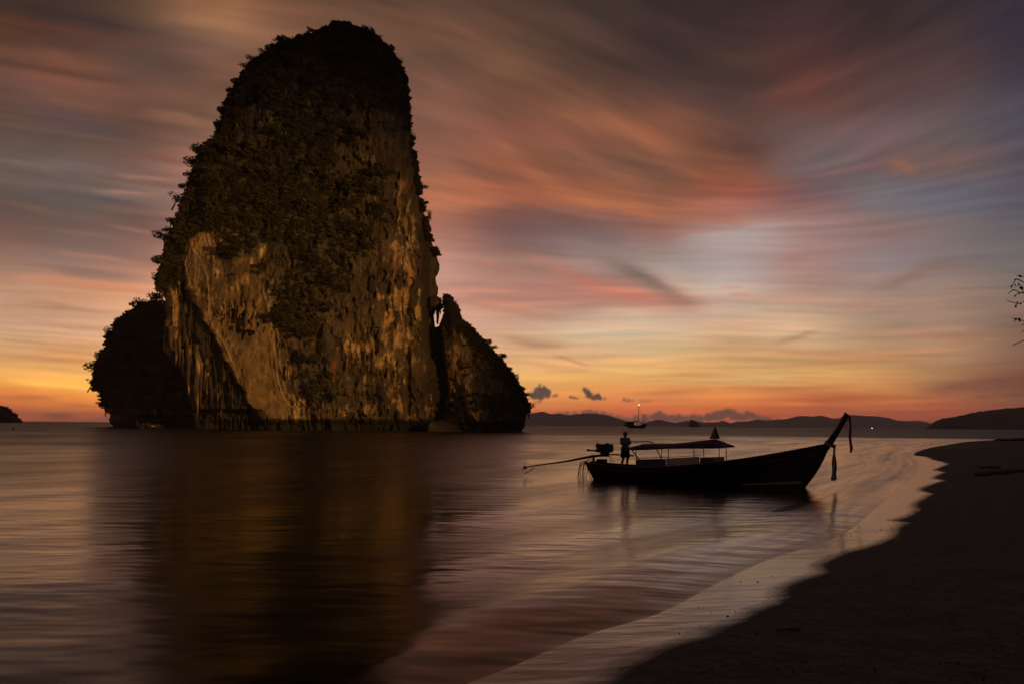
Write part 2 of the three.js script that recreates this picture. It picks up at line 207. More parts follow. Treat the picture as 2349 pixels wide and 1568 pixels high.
// ------------------------------------------------------------------ shoreline, beach, wet sand, sea
const edgeP = [2349, 1007, 2262, 1010, 2223, 1012, 2201, 1015.5, 2172, 1020, 2140, 1025, 2112, 1033, 2098, 1041, 2128, 1046, 2152, 1055, 2172, 1060, 2181, 1065, 2152, 1077, 2174, 1082, 2160, 1089, 2152, 1096, 2176, 1102, 2140, 1112, 2122, 1123, 2146, 1130, 2136, 1140, 2125, 1146, 2108, 1160, 2120, 1167, 2094, 1185, 2066, 1192, 2100, 1199, 2082, 1206, 2075, 1218, 2072, 1230, 2040, 1246, 1972, 1263, 1918, 1284, 1902, 1295, 1908, 1316, 1836, 1338, 1812, 1360, 1816, 1379, 1761, 1402, 1716, 1429, 1641, 1458, 1554, 1491, 1488, 1522, 1438, 1553, 1415, 1572];
function polyDist(pts, closing) {
  const all = [...pts, ...closing];
  return (x, z) => {
    let best = 1e9, inside = false;
    for (let i = 0; i < pts.length - 1; i++) { const a = pts[i], b = pts[i + 1], dx = b[0] - a[0], dz = b[1] - a[1], t = clamp(((x - a[0]) * dx + (z - a[1]) * dz) / (dx * dx + dz * dz), 0, 1), d = (x - a[0] - t * dx) ** 2 + (z - a[1] - t * dz) ** 2; if (d < best) best = d; }
    for (let i = 0, j = all.length - 1; i < all.length; j = i++) { const a = all[i], b = all[j]; if ((a[1] > z) !== (b[1] > z) && x < (b[0] - a[0]) * (z - a[1]) / (b[1] - a[1]) + a[0]) inside = !inside; }
    return (inside ? 1 : -1) * Math.sqrt(best);
  };
}
const closing = [[-240, 700], [900, 700], [900, -300]];
const farEnd = [[900, -262], [420, -258], [230, -236]], nearEnd = [[-0.5, -5.6], [-2.2, -3.6], [-5.5, -1.4], [-15, 2.5], [-60, 16], [-240, 60]];
const edgeFine = []; for (let i = 0; i < edgeP.length; i += 2) { const p = ground(edgeP[i], edgeP[i + 1], 0.07); edgeFine.push([p.x, p.z]); }
let edgePts = new THREE.CatmullRomCurve3([...farEnd, ...edgeFine, ...nearEnd].map((p) => new V3(p[0], 0, p[1])), false, 'centripetal').getPoints(420).map((p) => [p.x, p.z]);
const dFine0 = polyDist(edgePts, closing);
const softP = [2349, 1007, 2225, 1012, 2150, 1025, 2130, 1042, 2158, 1066, 2160, 1090, 2142, 1112, 2128, 1140, 2105, 1175, 2085, 1210, 2040, 1246, 1930, 1290, 1830, 1350, 1716, 1429, 1554, 1491, 1415, 1572];
const edgeSoft = []; for (let i = 0; i < softP.length; i += 2) { const p = ground(softP[i], softP[i + 1], 0.07); edgeSoft.push([p.x, p.z]); }
const softPts = new THREE.CatmullRomCurve3([...farEnd, ...edgeSoft, ...nearEnd].map((p) => new V3(p[0], 0, p[1])), false, 'centripetal').getPoints(160).map((p) => [p.x, p.z]);
const dSoft = polyDist(softPts, closing);
const dFine = (x, z) => dFine0(x, z) + 0.17 + 0.10 * noise(x * 1.7, z * 1.7) + 0.04 * noise(x * 5, z * 5);
const rise = (d) => (d < 0 ? 0.07 + 0.058 * d : 0.07 + (d < 20 ? 0.052 * d - 0.0009 * d * d : 0.68 + 0.016 * (d - 20)));
const sandY = (x, z, d = dSoft(x, z)) => rise(d) + (d > 0 ? Math.min(1, d / 1.5) * (0.06 * noise(x / 3.1, z / 3.1) + 0.03 * noise(x / 0.9, z / 0.9) - 0.035 * sstep(noise(x / 0.33, z / 0.36), 0.3, 0.5)) : 0);

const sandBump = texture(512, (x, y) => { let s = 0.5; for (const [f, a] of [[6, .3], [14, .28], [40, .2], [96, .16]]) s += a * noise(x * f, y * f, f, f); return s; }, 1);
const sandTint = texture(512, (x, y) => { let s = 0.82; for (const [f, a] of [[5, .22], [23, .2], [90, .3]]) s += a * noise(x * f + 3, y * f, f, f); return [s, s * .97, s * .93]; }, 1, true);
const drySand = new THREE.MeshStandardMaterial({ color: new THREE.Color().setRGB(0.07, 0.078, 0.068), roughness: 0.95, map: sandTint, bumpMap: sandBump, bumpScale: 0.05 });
const ringR = (j, r0, ratio) => r0 * Math.pow(ratio, j);
{
  const NA = 560, NRg = 250, a0 = -0.55, a1 = 3.6, P = [], D = [];
  const ang = (i) => { const t = i / NA; return t < 0.72 ? lerp(a0, 0.75, t / 0.72) : lerp(0.75, a1, (t - 0.72) / 0.28); };
  const geo = gridGeo(NA, NRg, (i, j) => {
    const r = ringR(j, 0.8, Math.pow(700 / 0.8, 1 / NRg)), a = ang(i), x = Math.sin(a) * r, z = -Math.cos(a) * r, d = dSoft(x, z), p = new V3(x, d < -12 ? -0.4 : sandY(x, z, d), z);
    P.push(p); D.push(d < -14 ? -9 : dFine(x, z)); return p;
  }, (i, j, p) => [p.x / 2.6, p.z / 2.6]);
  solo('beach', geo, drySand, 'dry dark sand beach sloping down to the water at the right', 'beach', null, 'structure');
  // the film left by the last wave: the beach triangles cut where the film ends, a few millimetres proud
  const FADE = 0.16, thin = [], pos = [], uv = [], nor = geo.attributes.normal.array, nrm = [], idx = geo.index.array;
  for (let t = 0; t < idx.length; t += 3) {
    const k = [idx[t], idx[t + 1], idx[t + 2]]; if (k.every((q) => D[q] >= FADE) || k.some((q) => D[q] < -8)) continue;
    const poly = [];
    for (let i = 0; i < 3; i++) {
      const a = k[i], b = k[(i + 1) % 3], N = (q) => new V3(nor[q * 3], nor[q * 3 + 1], nor[q * 3 + 2]);
      if (D[a] < FADE) poly.push([P[a], N(a), D[a]]);
      if ((D[a] < FADE) !== (D[b] < FADE)) { const s = (D[a] - FADE) / (D[a] - D[b]); poly.push([P[a].clone().lerp(P[b], s), N(a).lerp(N(b), s).normalize(), FADE]); }
    }
    for (let i = 1; i + 1 < poly.length; i++) for (const q of [poly[0], poly[i], poly[i + 1]]) { pos.push(q[0].x, q[0].y + 0.005, q[0].z); nrm.push(q[1].x, q[1].y, q[1].z); uv.push(q[0].x / 5, q[0].z / 5); thin.push((q[2] + 2) / 2.16, q[0].x / 1.3 + q[0].z / 1.7); }
  }
  const film = new THREE.BufferGeometry(); film.setAttribute('position', new THREE.Float32BufferAttribute(pos, 3)); film.setAttribute('normal', new THREE.Float32BufferAttribute(nrm, 3)); film.setAttribute('uv', new THREE.Float32BufferAttribute(uv, 2));
  film.setAttribute('uv1', new THREE.Float32BufferAttribute(thin, 2));
  // the film thins out to grains of damp sand at its edge
  const soak = texture(512, (u, q) => { const d = u * 2.16 - 2; return clamp((0.13 - d) / 0.36 + 0.25 * noise(u * 40, q * 24, 0, 24), 0, 1) * 0.999; }, 1); soak.wrapS = THREE.ClampToEdgeWrapping; soak.channel = 1;
  const rip = texture(512, (x, y) => { let s = 0.5; for (const [fx, fy, a] of [[2, 5, .3], [4, 12, .26], [9, 28, .12], [20, 50, .05]]) s += a * noise(x * fx + y * 2, y * fy, fx, fy); return s; }, 1);
  const wet = new THREE.MeshPhysicalMaterial({ color: new THREE.Color().setRGB(0.04, 0.034, 0.027), roughness: 0.17, ior: 1.33, bumpMap: rip, bumpScale: 0.020, alphaMap: soak, transparent: true });
  solo('wet_sand', film, wet, 'shining strip of wet sand along the waterline', 'wet sand', null, 'structure');
}
{
  const NA = 620, NRg = 640, R1 = 40000;
  const rr = []; { let r = 1.2, j = 0; while (r < R1) { rr.push(r); r *= r < 140 ? 1.0105 : r < 1000 ? 1.03 : 1.12; j++; } rr.push(R1); }
  const ang = (i) => { const t = i / NA; return t < 0.12 ? lerp(-3.2, -0.72, t / 0.12) : t < 0.9 ? lerp(-0.72, 0.72, (t - 0.12) / 0.78) : lerp(0.72, 3.08, (t - 0.9) / 0.1); };
  const swell = (x, z, r) => {
    if (r > 260) return 0;
    const d = -dSoft(x, z); if (d < 0) return -0.3;
    const fade = 1 - sstep(r, 60, 240), w = (c, wid, a, s) => a * Math.exp(-(((d - c - 0.6 * noise(x / 8 + s, z / 8)) / wid) ** 2)) * (0.6 + 0.8 * noise(x / 12 + s, z / 12 - s));
    let h = (w(2.6, 1.0, 0.12, 1) + w(5.2, 1.3, 0.05, 5) + w(9.5, 1.8, 0.06, 9)) * sstep(d, 0.9, 1.7);
    h += fade * sstep(d, 2, 9) * (0.02 * noise(x / 8 + 3, z / 3.8) + 0.03 * noise(x / 18, z / 10));
    return h;
  };
  const geo = gridGeo(NA, rr.length - 1, (i, j) => { const r = rr[j], a = ang(i), x = Math.sin(a) * r, z = -Math.cos(a) * r; return new V3(x, swell(x, z, r), z); }, (i, j, p) => [p.x / 22, p.z / 22]);
  const waves = texture(1024, (x, y) => {
    let s = 0.5; const wx = x + 0.02 * noise(x * 6, y * 6, 6, 6);
    for (const [fx, fy, a] of [[5, 14, .24], [9, 30, .2], [20, 58, .12], [44, 110, .06]]) s += a * noise(wx * fx + fx * .37, y * fy, fx, fy); return s;
  }, 1);
  // chop: glassy in the shelter of the beach, rougher offshore, in lanes that run along the shore
  const OFF = 2600, lanes = texture(512, (u, v_) => { const far = sstep(u, 0.25, 0.85); let s = lerp(0.2, 0.5, far); for (const [fx, fy, a] of [[30, 3, .10], [70, 9, .08], [140, 20, .05]]) s += a * noise(u * fx, v_ * fy, fx, fy); return s; }, 1);
  lanes.wrapS = THREE.ClampToEdgeWrapping; lanes.wrapT = THREE.RepeatWrapping; lanes.channel = 1;
  { const p = geo.attributes.position, u1 = new Float32Array(p.count * 2); for (let i = 0; i < p.count; i++) { const x = p.getX(i), z = p.getZ(i), r = Math.hypot(x, z), d = r < 220 ? Math.max(0, -dSoft(x, z)) : r - 20; u1[i * 2] = Math.min(0.999, Math.log(1 + d) / Math.log(1 + OFF)); u1[i * 2 + 1] = (x * 0.55 - z * 0.83) / 90; } geo.setAttribute('uv1', new THREE.BufferAttribute(u1, 2)); }
  const sea = new THREE.MeshPhysicalMaterial({ color: new THREE.Color().setRGB(0.003, 0.003, 0.0035), roughness: 1, roughnessMap: lanes, ior: 1.33, bumpMap: waves, bumpScale: 0.05, specularIntensity: 0.88 });
  solo('sea', geo, sea, 'calm dusk sea reaching to the horizon', 'sea', null, 'structure');
}

// ------------------------------------------------------------------ rock masses
// A mass is a closed shell: a carved front, a plain back, joined along its outline.
function rockMass(o) {
  const { L, R, D, bulge, back, top, bottom, nc, nr, relief, tint, cap = 40, rough = 3, seed = 0 } = o;
  const jag = (py, s) => rough * (1.7 * noise(py / 27 + s, s * 2.7 + seed) + noise(py / 11 + s, s * 1.7 + seed) + 0.7 * noise(py / 4.3, s + 3 + seed));
  const Lp = (py) => L(py) + jag(py, 1), Rp = (py) => R(py) + jag(py, 5);
  const capOf = (py) => Math.sqrt(clamp((py - top + 1) / cap, 0.01, 1));
  const dist = (px, py, t) => { const s = 2 * t - 1; return D - bulge * capOf(py) * Math.pow(Math.max(0, 1 - Math.abs(s) ** 3), 0.5) - relief(px, py, t) * Math.pow(Math.sin(Math.PI * clamp(t, 0, 1)), 0.35); };
  const nb = 40, cols = nc + nb, pos = [], col = [], uv = [], idx = [];
  for (let j = 0; j <= nr; j++) {
    const py = lerp(top, bottom, j / nr), l = Lp(py), r = Rp(py);
    for (let i = 0; i < cols; i++) {
      let t, p, px;
      if (i <= nc) { const k = i / nc; t = lerp(k, 0.5 - 0.5 * Math.cos(Math.PI * k), 0.55); px = lerp(l, r, t); p = at(px, py, dist(px, py, t)); }
      else { const k = (i - nc) / nb; t = 1 - (0.5 - 0.5 * Math.cos(Math.PI * k)); px = lerp(l, r, t); const d = D + back * capOf(py) * Math.sqrt(Math.max(0, 1 - (2 * t - 1) ** 2)) * (1 + 0.2 * noise(px / 30, py / 30)), f = at(px, py, D), q = at(px, py, d); p = new V3(f.x, f.y, q.z); }
      pos.push(p.x, p.y, p.z); const c = tint(px, py, i <= nc); col.push(c[0], c[1], c[2]); uv.push(px * 0.155 / 9, -py * 0.155 / 9);
    }
  }
  for (let j = 0; j < nr; j++) for (let i = 0; i < cols; i++) { const i2 = (i + 1) % cols, a = j * cols + i, b = j * cols + i2, c = a + cols, d = b + cols; idx.push(a, c, b, b, c, d); }
  const first = pos.length / 3; { const py = top; const p = at((Lp(py) + Rp(py)) / 2, py - 1, D); pos.push(p.x, p.y, p.z); col.push(...tint((Lp(py) + Rp(py)) / 2, py, false)); uv.push(0, 0); for (let i = 0; i < cols; i++) idx.push(first, i, (i + 1) % cols); }
  const g = new THREE.BufferGeometry(); g.setAttribute('position', new THREE.Float32BufferAttribute(pos, 3)); g.setAttribute('color', new THREE.Float32BufferAttribute(col, 3)); g.setAttribute('uv', new THREE.Float32BufferAttribute(uv, 2)); g.setIndex(idx); g.computeVertexNormals();
  const point = (px, py) => { const l = Lp(py), r = Rp(py), t = clamp((px - l) / (r - l), 0, 1); return at(px, py, dist(px, py, t)); };
  return { g, point, Lp, Rp, D, top, bottom };
}
const grain = texture(512, (x, y) => { let s = 0.5; for (const [fx, fy, a] of [[10, 4, .3], [24, 9, .25], [60, 26, .2], [110, 60, .15]]) s += a * noise(x * fx, y * fy, fx, fy); return s; }, 1);
const rockMat = new THREE.MeshStandardMaterial({ vertexColors: true, roughness: 0.93, bumpMap: grain, bumpScale: 0.5 });
const mixC = (a, b, t) => [lerp(a[0], b[0], t), lerp(a[1], b[1], t), lerp(a[2], b[2], t)];
const GREY = [.19, .16, .125], PALE = [.46, .38, .26], OCHRE = [.38, .23, .095], STAIN_SHADE = [.05, .042, .036], RUST = [.27, .14, .065], SOIL = [.055, .05, .032], TIDE = [.016, .014, .012];  // the stain tone also paints shade into the tower's hollow
const step = (x, a, b) => sstep(x, a, b);
const gauss = (x, w) => Math.exp(-(x * x) / (w * w));

// --- the tall tower
const tL0 = curve([[57, 762], [62, 742], [72, 728], [85, 690], [100, 643], [120, 603], [140, 576], [170, 552], [200, 534], [240, 512], [280, 502], [320, 494], [345, 474], [365, 456], [400, 444], [440, 432], [480, 416], [510, 408], [540, 394], [580, 382], [620, 374], [645, 368], [662, 366], [672, 374], [690, 378], [720, 379], [760, 376], [800, 375], [815, 381], [835, 396], [850, 414], [880, 425], [903, 432], [930, 440], [960, 445], [996, 450]]);
const tR0 = curve([[57, 800], [62, 820], [70, 845], [80, 862], [100, 884], [120, 903], [150, 922], [180, 931], [215, 936], [240, 936], [270, 939], [300, 943], [325, 948], [350, 953], [400, 958], [450, 967], [500, 978], [540, 989], [560, 996], [580, 1002], [600, 1005], [612, 1009], [617, 1007], [626, 1002], [640, 998], [652, 1001], [660, 1004], [668, 1001], [678, 996], [690, 995], [740, 997], [760, 1001], [800, 1006], [850, 1012], [880, 1016], [920, 1018], [940, 1012], [960, 1008], [996, 1000]]);
const lowTop = (py) => py - 7 * (1 - sstep(py, 110, 300)), tL = (py) => tL0(lowTop(py)) + 5 * (1 - sstep(py, 560, 660)), tR = (py) => tR0(lowTop(py)) - 4 * (1 - sstep(py, 520, 600));
const brinkLine = curve([[510, 417], [560, 420], [600, 422], [655, 424], [686, 439], [724, 461], [755, 480], [787, 499], [828, 518], [856, 534], [884, 550], [922, 568], [950, 590], [992, 620]]);
const brink = (py) => brinkLine(py) + 9 * noise(py / 26, 5) + 5 * noise(py / 9, 8);
const rib = curve([[500, 600], [560, 601], [667, 603], [717, 616], [761, 625], [831, 631], [878, 638], [912, 650], [934, 670], [966, 678], [996, 682]]);
const drape = curve([[530, 428], [573, 440], [605, 466], [640, 475], [673, 477], [725, 478], [749, 487], [785, 512], [815, 524], [850, 545]]);
const fold = curve([[520, 470], [560, 480], [585, 488], [610, 492]]);
function rampMask(px, py) { return step(px, brink(py) - 3, brink(py) + 3) * (1 - step(px, rib(py) - 6, rib(py) + 10)) * step(py, 520, 600) * (1 - step(py, 940, 985)); }
function towerRelief(px, py) {
  const X = px * 0.155, Y = py * 0.155, ramp = rampMask(px, py), b = brink(py), rb = rib(py);
  let r = 5 * fbm(X / 21 + 3, Y / 30, 3) + 2.8 * fbm(X / 6, Y / 8 + 7, 4) * (1 - 0.75 * ramp);
  const bent = px - (py > 640 ? (rb - 603) * clamp((px - 560) / 80, 0, 1) * (1 - clamp((px - 700) / 160, 0, 1)) : 0) + 5 * noise(px / 40, py / 90);
  const fl = (0.75 * ridge(bent / 17, py / 70) + 0.35 * ridge(bent / 7 + 9, py / 34)) * (0.55 + 0.9 * noise(px / 45 + 8, py / 50)) + 0.9 * fbm(px / 24 + 2, py / 60, 3);
  r += fl * 1.2 * (1 - 0.86 * ramp) * (0.35 + 0.65 * step(py, 380, 620));
  r += 2.6 * fbm(X / 10 + 50, Y / 9, 4) * (1 - 0.75 * ramp);
  r += (0.8 * fbm(X / 2.4, Y / 4.2 + 70, 3) - 0.9 * step(fbm(X / 1.6 + 30, Y / 5 + 2, 2), 0.3, 0.5)) * ramp * (0.35 + 0.65 * (1 - step(py, 680, 800)));
  // pockets dissolved in the rock
  r -= (2.4 * step(fbm(X / 3 + 40, Y / 6 + 11, 3), 0.26, 0.5) + 3.0 * step(fbm(X / 6.5 + 70, Y / 11 + 31, 3), 0.3, 0.52)) * (1 - 0.75 * ramp);
  // the leaning slab: its brink stands out, the hollow behind it goes deep
  r += ramp * (3.4 - 3.2 * clamp((px - b) / (rb - b), 0, 1) + 1.0 * fbm(X / 11, Y / 16 + 3, 2));
  const hollow = step(b - px, 0, 5) * step(py, 640, 668) * (1 - step(b - px, 70, 190) * 0.55);
  r -= hollow * (6 + 1.5 * noise(px / 12, py / 16) - 3.2 * ridge((px + 4 * noise(py / 40, 2)) / 15, py / 110) - 1.5 * ridge(px / 6 + 4, py / 50) + 2.5 * noise(px / 22, py / 40) - 2 * step(py, 800, 930));
  // lit column hanging outside the hollow, on the left
  r += 10.5 * gauss(px - 393 - 0.06 * (py - 700) - 5 * noise(py / 30, 4), 15) * step(py, 640, 670) * (1 - step(py, 772 + 40 * noise(px / 6, 2), 796 + 40 * noise(px / 6, 2)));
  r -= 4.5 * step(fbm(px / 8 + 3, py / 46, 2), 0.08, 0.4) * step(px, 408, 416) * (1 - step(px, 424, 436)) * step(py, 590, 630) * (1 - step(py, 680, 720));
  // draperies
  r += 0.7 * gauss(px - drape(py), 3) * step(py, 535, 560) * (1 - step(py, 800, 850)) + 0.6 * gauss(px - fold(py), 3) * step(py, 520, 540) * (1 - step(py, 590, 612)) + 1.0 * gauss(px - rb, 4) * step(py, 640, 690) + 0.6 * gauss(px - rb - 11, 3) * step(py, 700, 760) + 0.5 * gauss(px - rb + 9, 3) * step(py, 760, 800);
  r += 1.6 * (0.5 + 0.5 * Math.cos((px - rb * 1.0) / 2.6 + 3 * noise(px / 22, py / 60))) * step(px, rb, rb + 12) * (1 - step(px, rb + 60, rb + 92)) * step(py, 850, 920) * 0.7;
  // fringe over the mid cave and over the foot
  { const z = gauss(px - 545, 52) * gauss(py - 742, 34), q = fbm(px / 10 + 7, py / 26 + 3, 3); r -= 4 * step(q + 0.75 * z, 0.62, 0.74) * step(z, 0.1, 0.3); r += 1.5 * step(-q + 0.7 * gauss(px - 545, 55) * gauss(py - 712, 26), 0.5, 0.75); }
  const lip2 = 934 + 16 * noise(px / 13, 13) + 7 * noise(px / 5, 3); r -= 1.6 * step(py, lip2, lip2 + 14) * step(px, rb + 20, rb + 60) * (1 - step(px, 985, 1000));
  const lip3 = 842 + 26 * noise(px / 17, 23) + 9 * noise(px / 6, 31); r -= 1.4 * step(py, lip3, lip3 + 16) * (1 - step(py, lip3 + 16, lip3 + 90)) * step(px, 760, 790) * (1 - step(px, 930, 950));
  // corner and fissures on the right
  const cr = 966 + 6 * noise(py / 60, 5) + step(py, 640, 800) * 16; r -= 8 * step(px, cr - 1, cr + 7) * step(py, 470, 540) * (1 - step(py, 770, 850));
  r -= 2.6 * gauss(px - 937 - 6 * noise(py / 50, 2), 4) * step(py, 640, 690) + 2.2 * gauss(px - 921 - 8 * noise(py / 40, 9), 4) * step(py, 560, 600) * (1 - step(py, 720, 760));
  // wave-cut notch and sea cave
  r -= 4.5 * step(py, 958 + 6 * noise(px / 20, 1), 974) + 9 * step(py, 936 + 5 * noise(px / 8, 2), 944) * (1 - step(px, 560, 620));
  return r;
}
const vegBlobs = [[650, 140, 200, 84, 1.2], [760, 110, 170, 90, 1.2], [880, 170, 70, 70, 1.0], [560, 200, 60, 60, .8], [745, 225, 60, 60, .8], [735, 300, 66, 110, 1.05], [640, 290, 50, 36, .3], [560, 300, 40, 40, .25], [530, 400, 70, 70, .85], [620, 390, 60, 60, .7], [690, 400, 80, 80, .85], [470, 470, 70, 60, 1.0], [560, 470, 80, 60, .95], [650, 480, 80, 70, .95], [740, 500, 70, 60, .85], [800, 430, 40, 50, .4], [845, 420, 36, 40, .8], [880, 380, 16, 30, .8], [820, 310, 26, 30, .6], [870, 230, 40, 30, .8], [900, 300, 22, 24, .5], [860, 500, 40, 30, .5], [790, 560, 60, 50, .75], [880, 470, 26, 34, .8], [548, 572, 44, 32, 1.1], [516, 592, 20, 14, .9], [590, 620, 26, 14, .9], [528, 640, 20, 18, .9], [690, 600, 44, 50, .7], [690, 680, 60, 66, 1.05], [655, 720, 34, 40, 1.0], [715, 745, 34, 40, .9], [760, 640, 50, 40, .55], [800, 620, 40, 50, .45], [735, 860, 36, 60, 1.0], [760, 910, 40, 20, .6], [690, 840, 20, 40, .6], [848, 905, 46, 22, .8], [870, 850, 30, 24, .4], [720, 905, 24, 18, .8], [640, 545, 60, 22, .6], [905, 170, 40, 90, .8], [390, 600, 26, 60, 1.0], [400, 540, 40, 40, 1.0], [840, 560, 40, 24, .5], [905, 600, 14, 60, .35], [1000, 940, 14, 24, .6], [985, 560, 10, 60, .5]];
function vegAt(px, py) {
  let s = 0; for (const [x, y, a, b, w] of vegBlobs) { const q = ((px - x) / a) ** 2 + ((py - y) / b) ** 2; if (q < 4) s += w * Math.exp(-q * 0.9); }
  const l = px - tL(py), r = tR(py) - px;
  if (py < 660) s += 1.1 * (1 - step(l, 10, 46)) * (py > 330 ? 1 : 0.8);
  if (py < 300) s += 0.9 * (1 - step(r, 6, 22)); else if (py < 580) s += 0.8 * (1 - step(r, 4, 16)) * step(noise(py / 22, 3), -0.2, 0.1);
  return Math.min(1.3, s) + 0.55 * fbm(px / 26, py / 26 + 5, 3);
}
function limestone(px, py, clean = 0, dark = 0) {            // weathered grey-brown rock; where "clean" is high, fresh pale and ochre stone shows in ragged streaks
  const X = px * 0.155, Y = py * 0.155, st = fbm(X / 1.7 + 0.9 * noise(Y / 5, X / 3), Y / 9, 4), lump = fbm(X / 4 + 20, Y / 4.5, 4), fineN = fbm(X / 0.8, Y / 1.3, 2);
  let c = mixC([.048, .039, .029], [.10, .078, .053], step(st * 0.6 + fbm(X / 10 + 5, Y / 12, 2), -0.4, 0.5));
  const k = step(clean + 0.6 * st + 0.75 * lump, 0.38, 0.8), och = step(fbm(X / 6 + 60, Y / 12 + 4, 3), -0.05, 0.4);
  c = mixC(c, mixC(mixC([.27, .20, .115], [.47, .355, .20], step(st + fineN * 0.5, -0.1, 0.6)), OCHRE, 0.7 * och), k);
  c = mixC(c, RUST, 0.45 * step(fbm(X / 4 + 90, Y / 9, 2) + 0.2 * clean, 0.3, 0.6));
  c = mixC(c, STAIN_SHADE, 0.85 * step(fbm(X / 2.0 + 33, Y / 18 + 8, 3) + dark - 0.15 * clean, 0.2, 0.5));
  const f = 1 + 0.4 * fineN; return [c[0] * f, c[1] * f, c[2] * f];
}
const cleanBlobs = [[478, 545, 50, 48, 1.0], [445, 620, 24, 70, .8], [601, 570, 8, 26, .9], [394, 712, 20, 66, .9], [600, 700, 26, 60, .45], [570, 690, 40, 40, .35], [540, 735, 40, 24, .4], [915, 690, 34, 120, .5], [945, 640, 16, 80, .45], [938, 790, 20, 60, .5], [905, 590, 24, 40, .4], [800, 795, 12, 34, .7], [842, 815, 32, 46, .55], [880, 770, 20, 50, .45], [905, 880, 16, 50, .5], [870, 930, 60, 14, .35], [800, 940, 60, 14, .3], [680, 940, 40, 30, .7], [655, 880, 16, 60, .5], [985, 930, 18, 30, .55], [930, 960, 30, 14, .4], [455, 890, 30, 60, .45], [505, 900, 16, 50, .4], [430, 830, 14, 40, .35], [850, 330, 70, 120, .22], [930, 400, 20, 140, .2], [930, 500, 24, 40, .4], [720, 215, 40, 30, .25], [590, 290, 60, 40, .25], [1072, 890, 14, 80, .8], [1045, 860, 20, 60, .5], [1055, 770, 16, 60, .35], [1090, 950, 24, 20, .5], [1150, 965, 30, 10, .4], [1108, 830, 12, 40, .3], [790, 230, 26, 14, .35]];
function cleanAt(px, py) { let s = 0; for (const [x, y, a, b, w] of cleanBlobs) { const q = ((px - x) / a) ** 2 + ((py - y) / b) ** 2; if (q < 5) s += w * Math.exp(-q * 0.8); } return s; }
function towerTint(px, py, front) {
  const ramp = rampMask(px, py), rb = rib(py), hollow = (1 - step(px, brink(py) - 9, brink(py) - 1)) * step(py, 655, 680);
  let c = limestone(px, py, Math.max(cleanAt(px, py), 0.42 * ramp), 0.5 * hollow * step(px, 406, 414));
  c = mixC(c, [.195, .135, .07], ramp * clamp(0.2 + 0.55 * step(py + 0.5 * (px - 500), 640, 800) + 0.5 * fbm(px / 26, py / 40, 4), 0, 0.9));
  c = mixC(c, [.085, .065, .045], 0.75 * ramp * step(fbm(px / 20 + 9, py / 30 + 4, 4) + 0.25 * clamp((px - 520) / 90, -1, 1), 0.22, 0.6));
  c = mixC(c, [.03, .026, .024], 0.75 * hollow * step(px, 408, 416) * step(fbm(px / 7 + 2, py / 60, 3), -0.35, 0.05));  // shade of the hollow behind the brink, put into the rock colour
  c = mixC(c, [.028, .024, .02], 0.9 * step(py, 938, 948) * (1 - step(px, 575, 610)));  // darkness of the sea cave painted onto its walls
  c = mixC(c, [.035, .03, .027], 0.9 * step(px, 964, 968) * (1 - step(px, 982, 990)) * step(py, 500, 560) * (1 - step(py, 760, 800)));  // shade painted down the set-back corner
  c = mixC(c, STAIN_SHADE, 0.8 * gauss(px - 548 - 8 * noise(py / 12, 7), 7) * step(py, 738, 746) * (1 - step(py, 775, 800)));
  for (const [ln, w, y0, y1] of [[drape, 3.5, 540, 850], [fold, 3, 520, 610]]) c = mixC(c, [.5, .4, .25], 0.5 * gauss(px - ln(py), w * 0.8) * step(noise(py / 14, w), -0.5, 0.1) * step(py, y0, y0 + 20) * (1 - step(py, y1 - 20, y1)));
  c = mixC(c, [.5, .4, .25], 0.55 * Math.max(gauss(px - rb, 3), 0.7 * gauss(px - rb - 11, 2.5)) * step(py, 640, 690)); c = mixC(c, [.6, .5, .33], 0.9 * gauss(px - 601, 6) * step(py, 553, 560) * (1 - step(py, 585, 600)) * step(fbm(px / 3, py / 30, 2), -0.3, 0.1));
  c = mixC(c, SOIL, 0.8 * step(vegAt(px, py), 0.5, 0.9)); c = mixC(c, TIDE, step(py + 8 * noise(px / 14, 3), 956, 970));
  return front ? c : mixC(c, SOIL, 0.5);
}
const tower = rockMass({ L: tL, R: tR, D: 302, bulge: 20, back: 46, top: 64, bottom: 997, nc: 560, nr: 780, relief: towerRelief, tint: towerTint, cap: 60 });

// --- the wooded ridge behind, on the left
const rL = curve([[690, 372], [697, 352], [704, 330], [718, 302], [735, 284], [757, 268], [785, 254], [815, 240], [845, 229], [870, 224], [888, 226], [905, 229], [920, 235], [935, 238], [944, 240], [949, 250], [956, 249], [963, 246], [970, 250], [979, 262], [984, 268]]);
const rR = () => 500;
const ridgeRock = rockMass({ L: rL, R: rR, D: 430, bulge: 58, back: 60, top: 690, bottom: 984, nc: 200, nr: 200, cap: 90, seed: 9, relief: (px, py) => 7 * fbm(px / 60, py / 60 + 9, 3) + 2 * ridge(px / 15, py / 90) - 8 * step(py, 948 + 6 * noise(px / 14, 5), 962), tint: (px, py) => mixC(mixC(limestone(px, py, 0, 0.2), SOIL, 0.8 * (1 - 0.6 * step(py, 900, 930))), TIDE, step(py + 5 * noise(px / 10, 3), 958, 968)) });

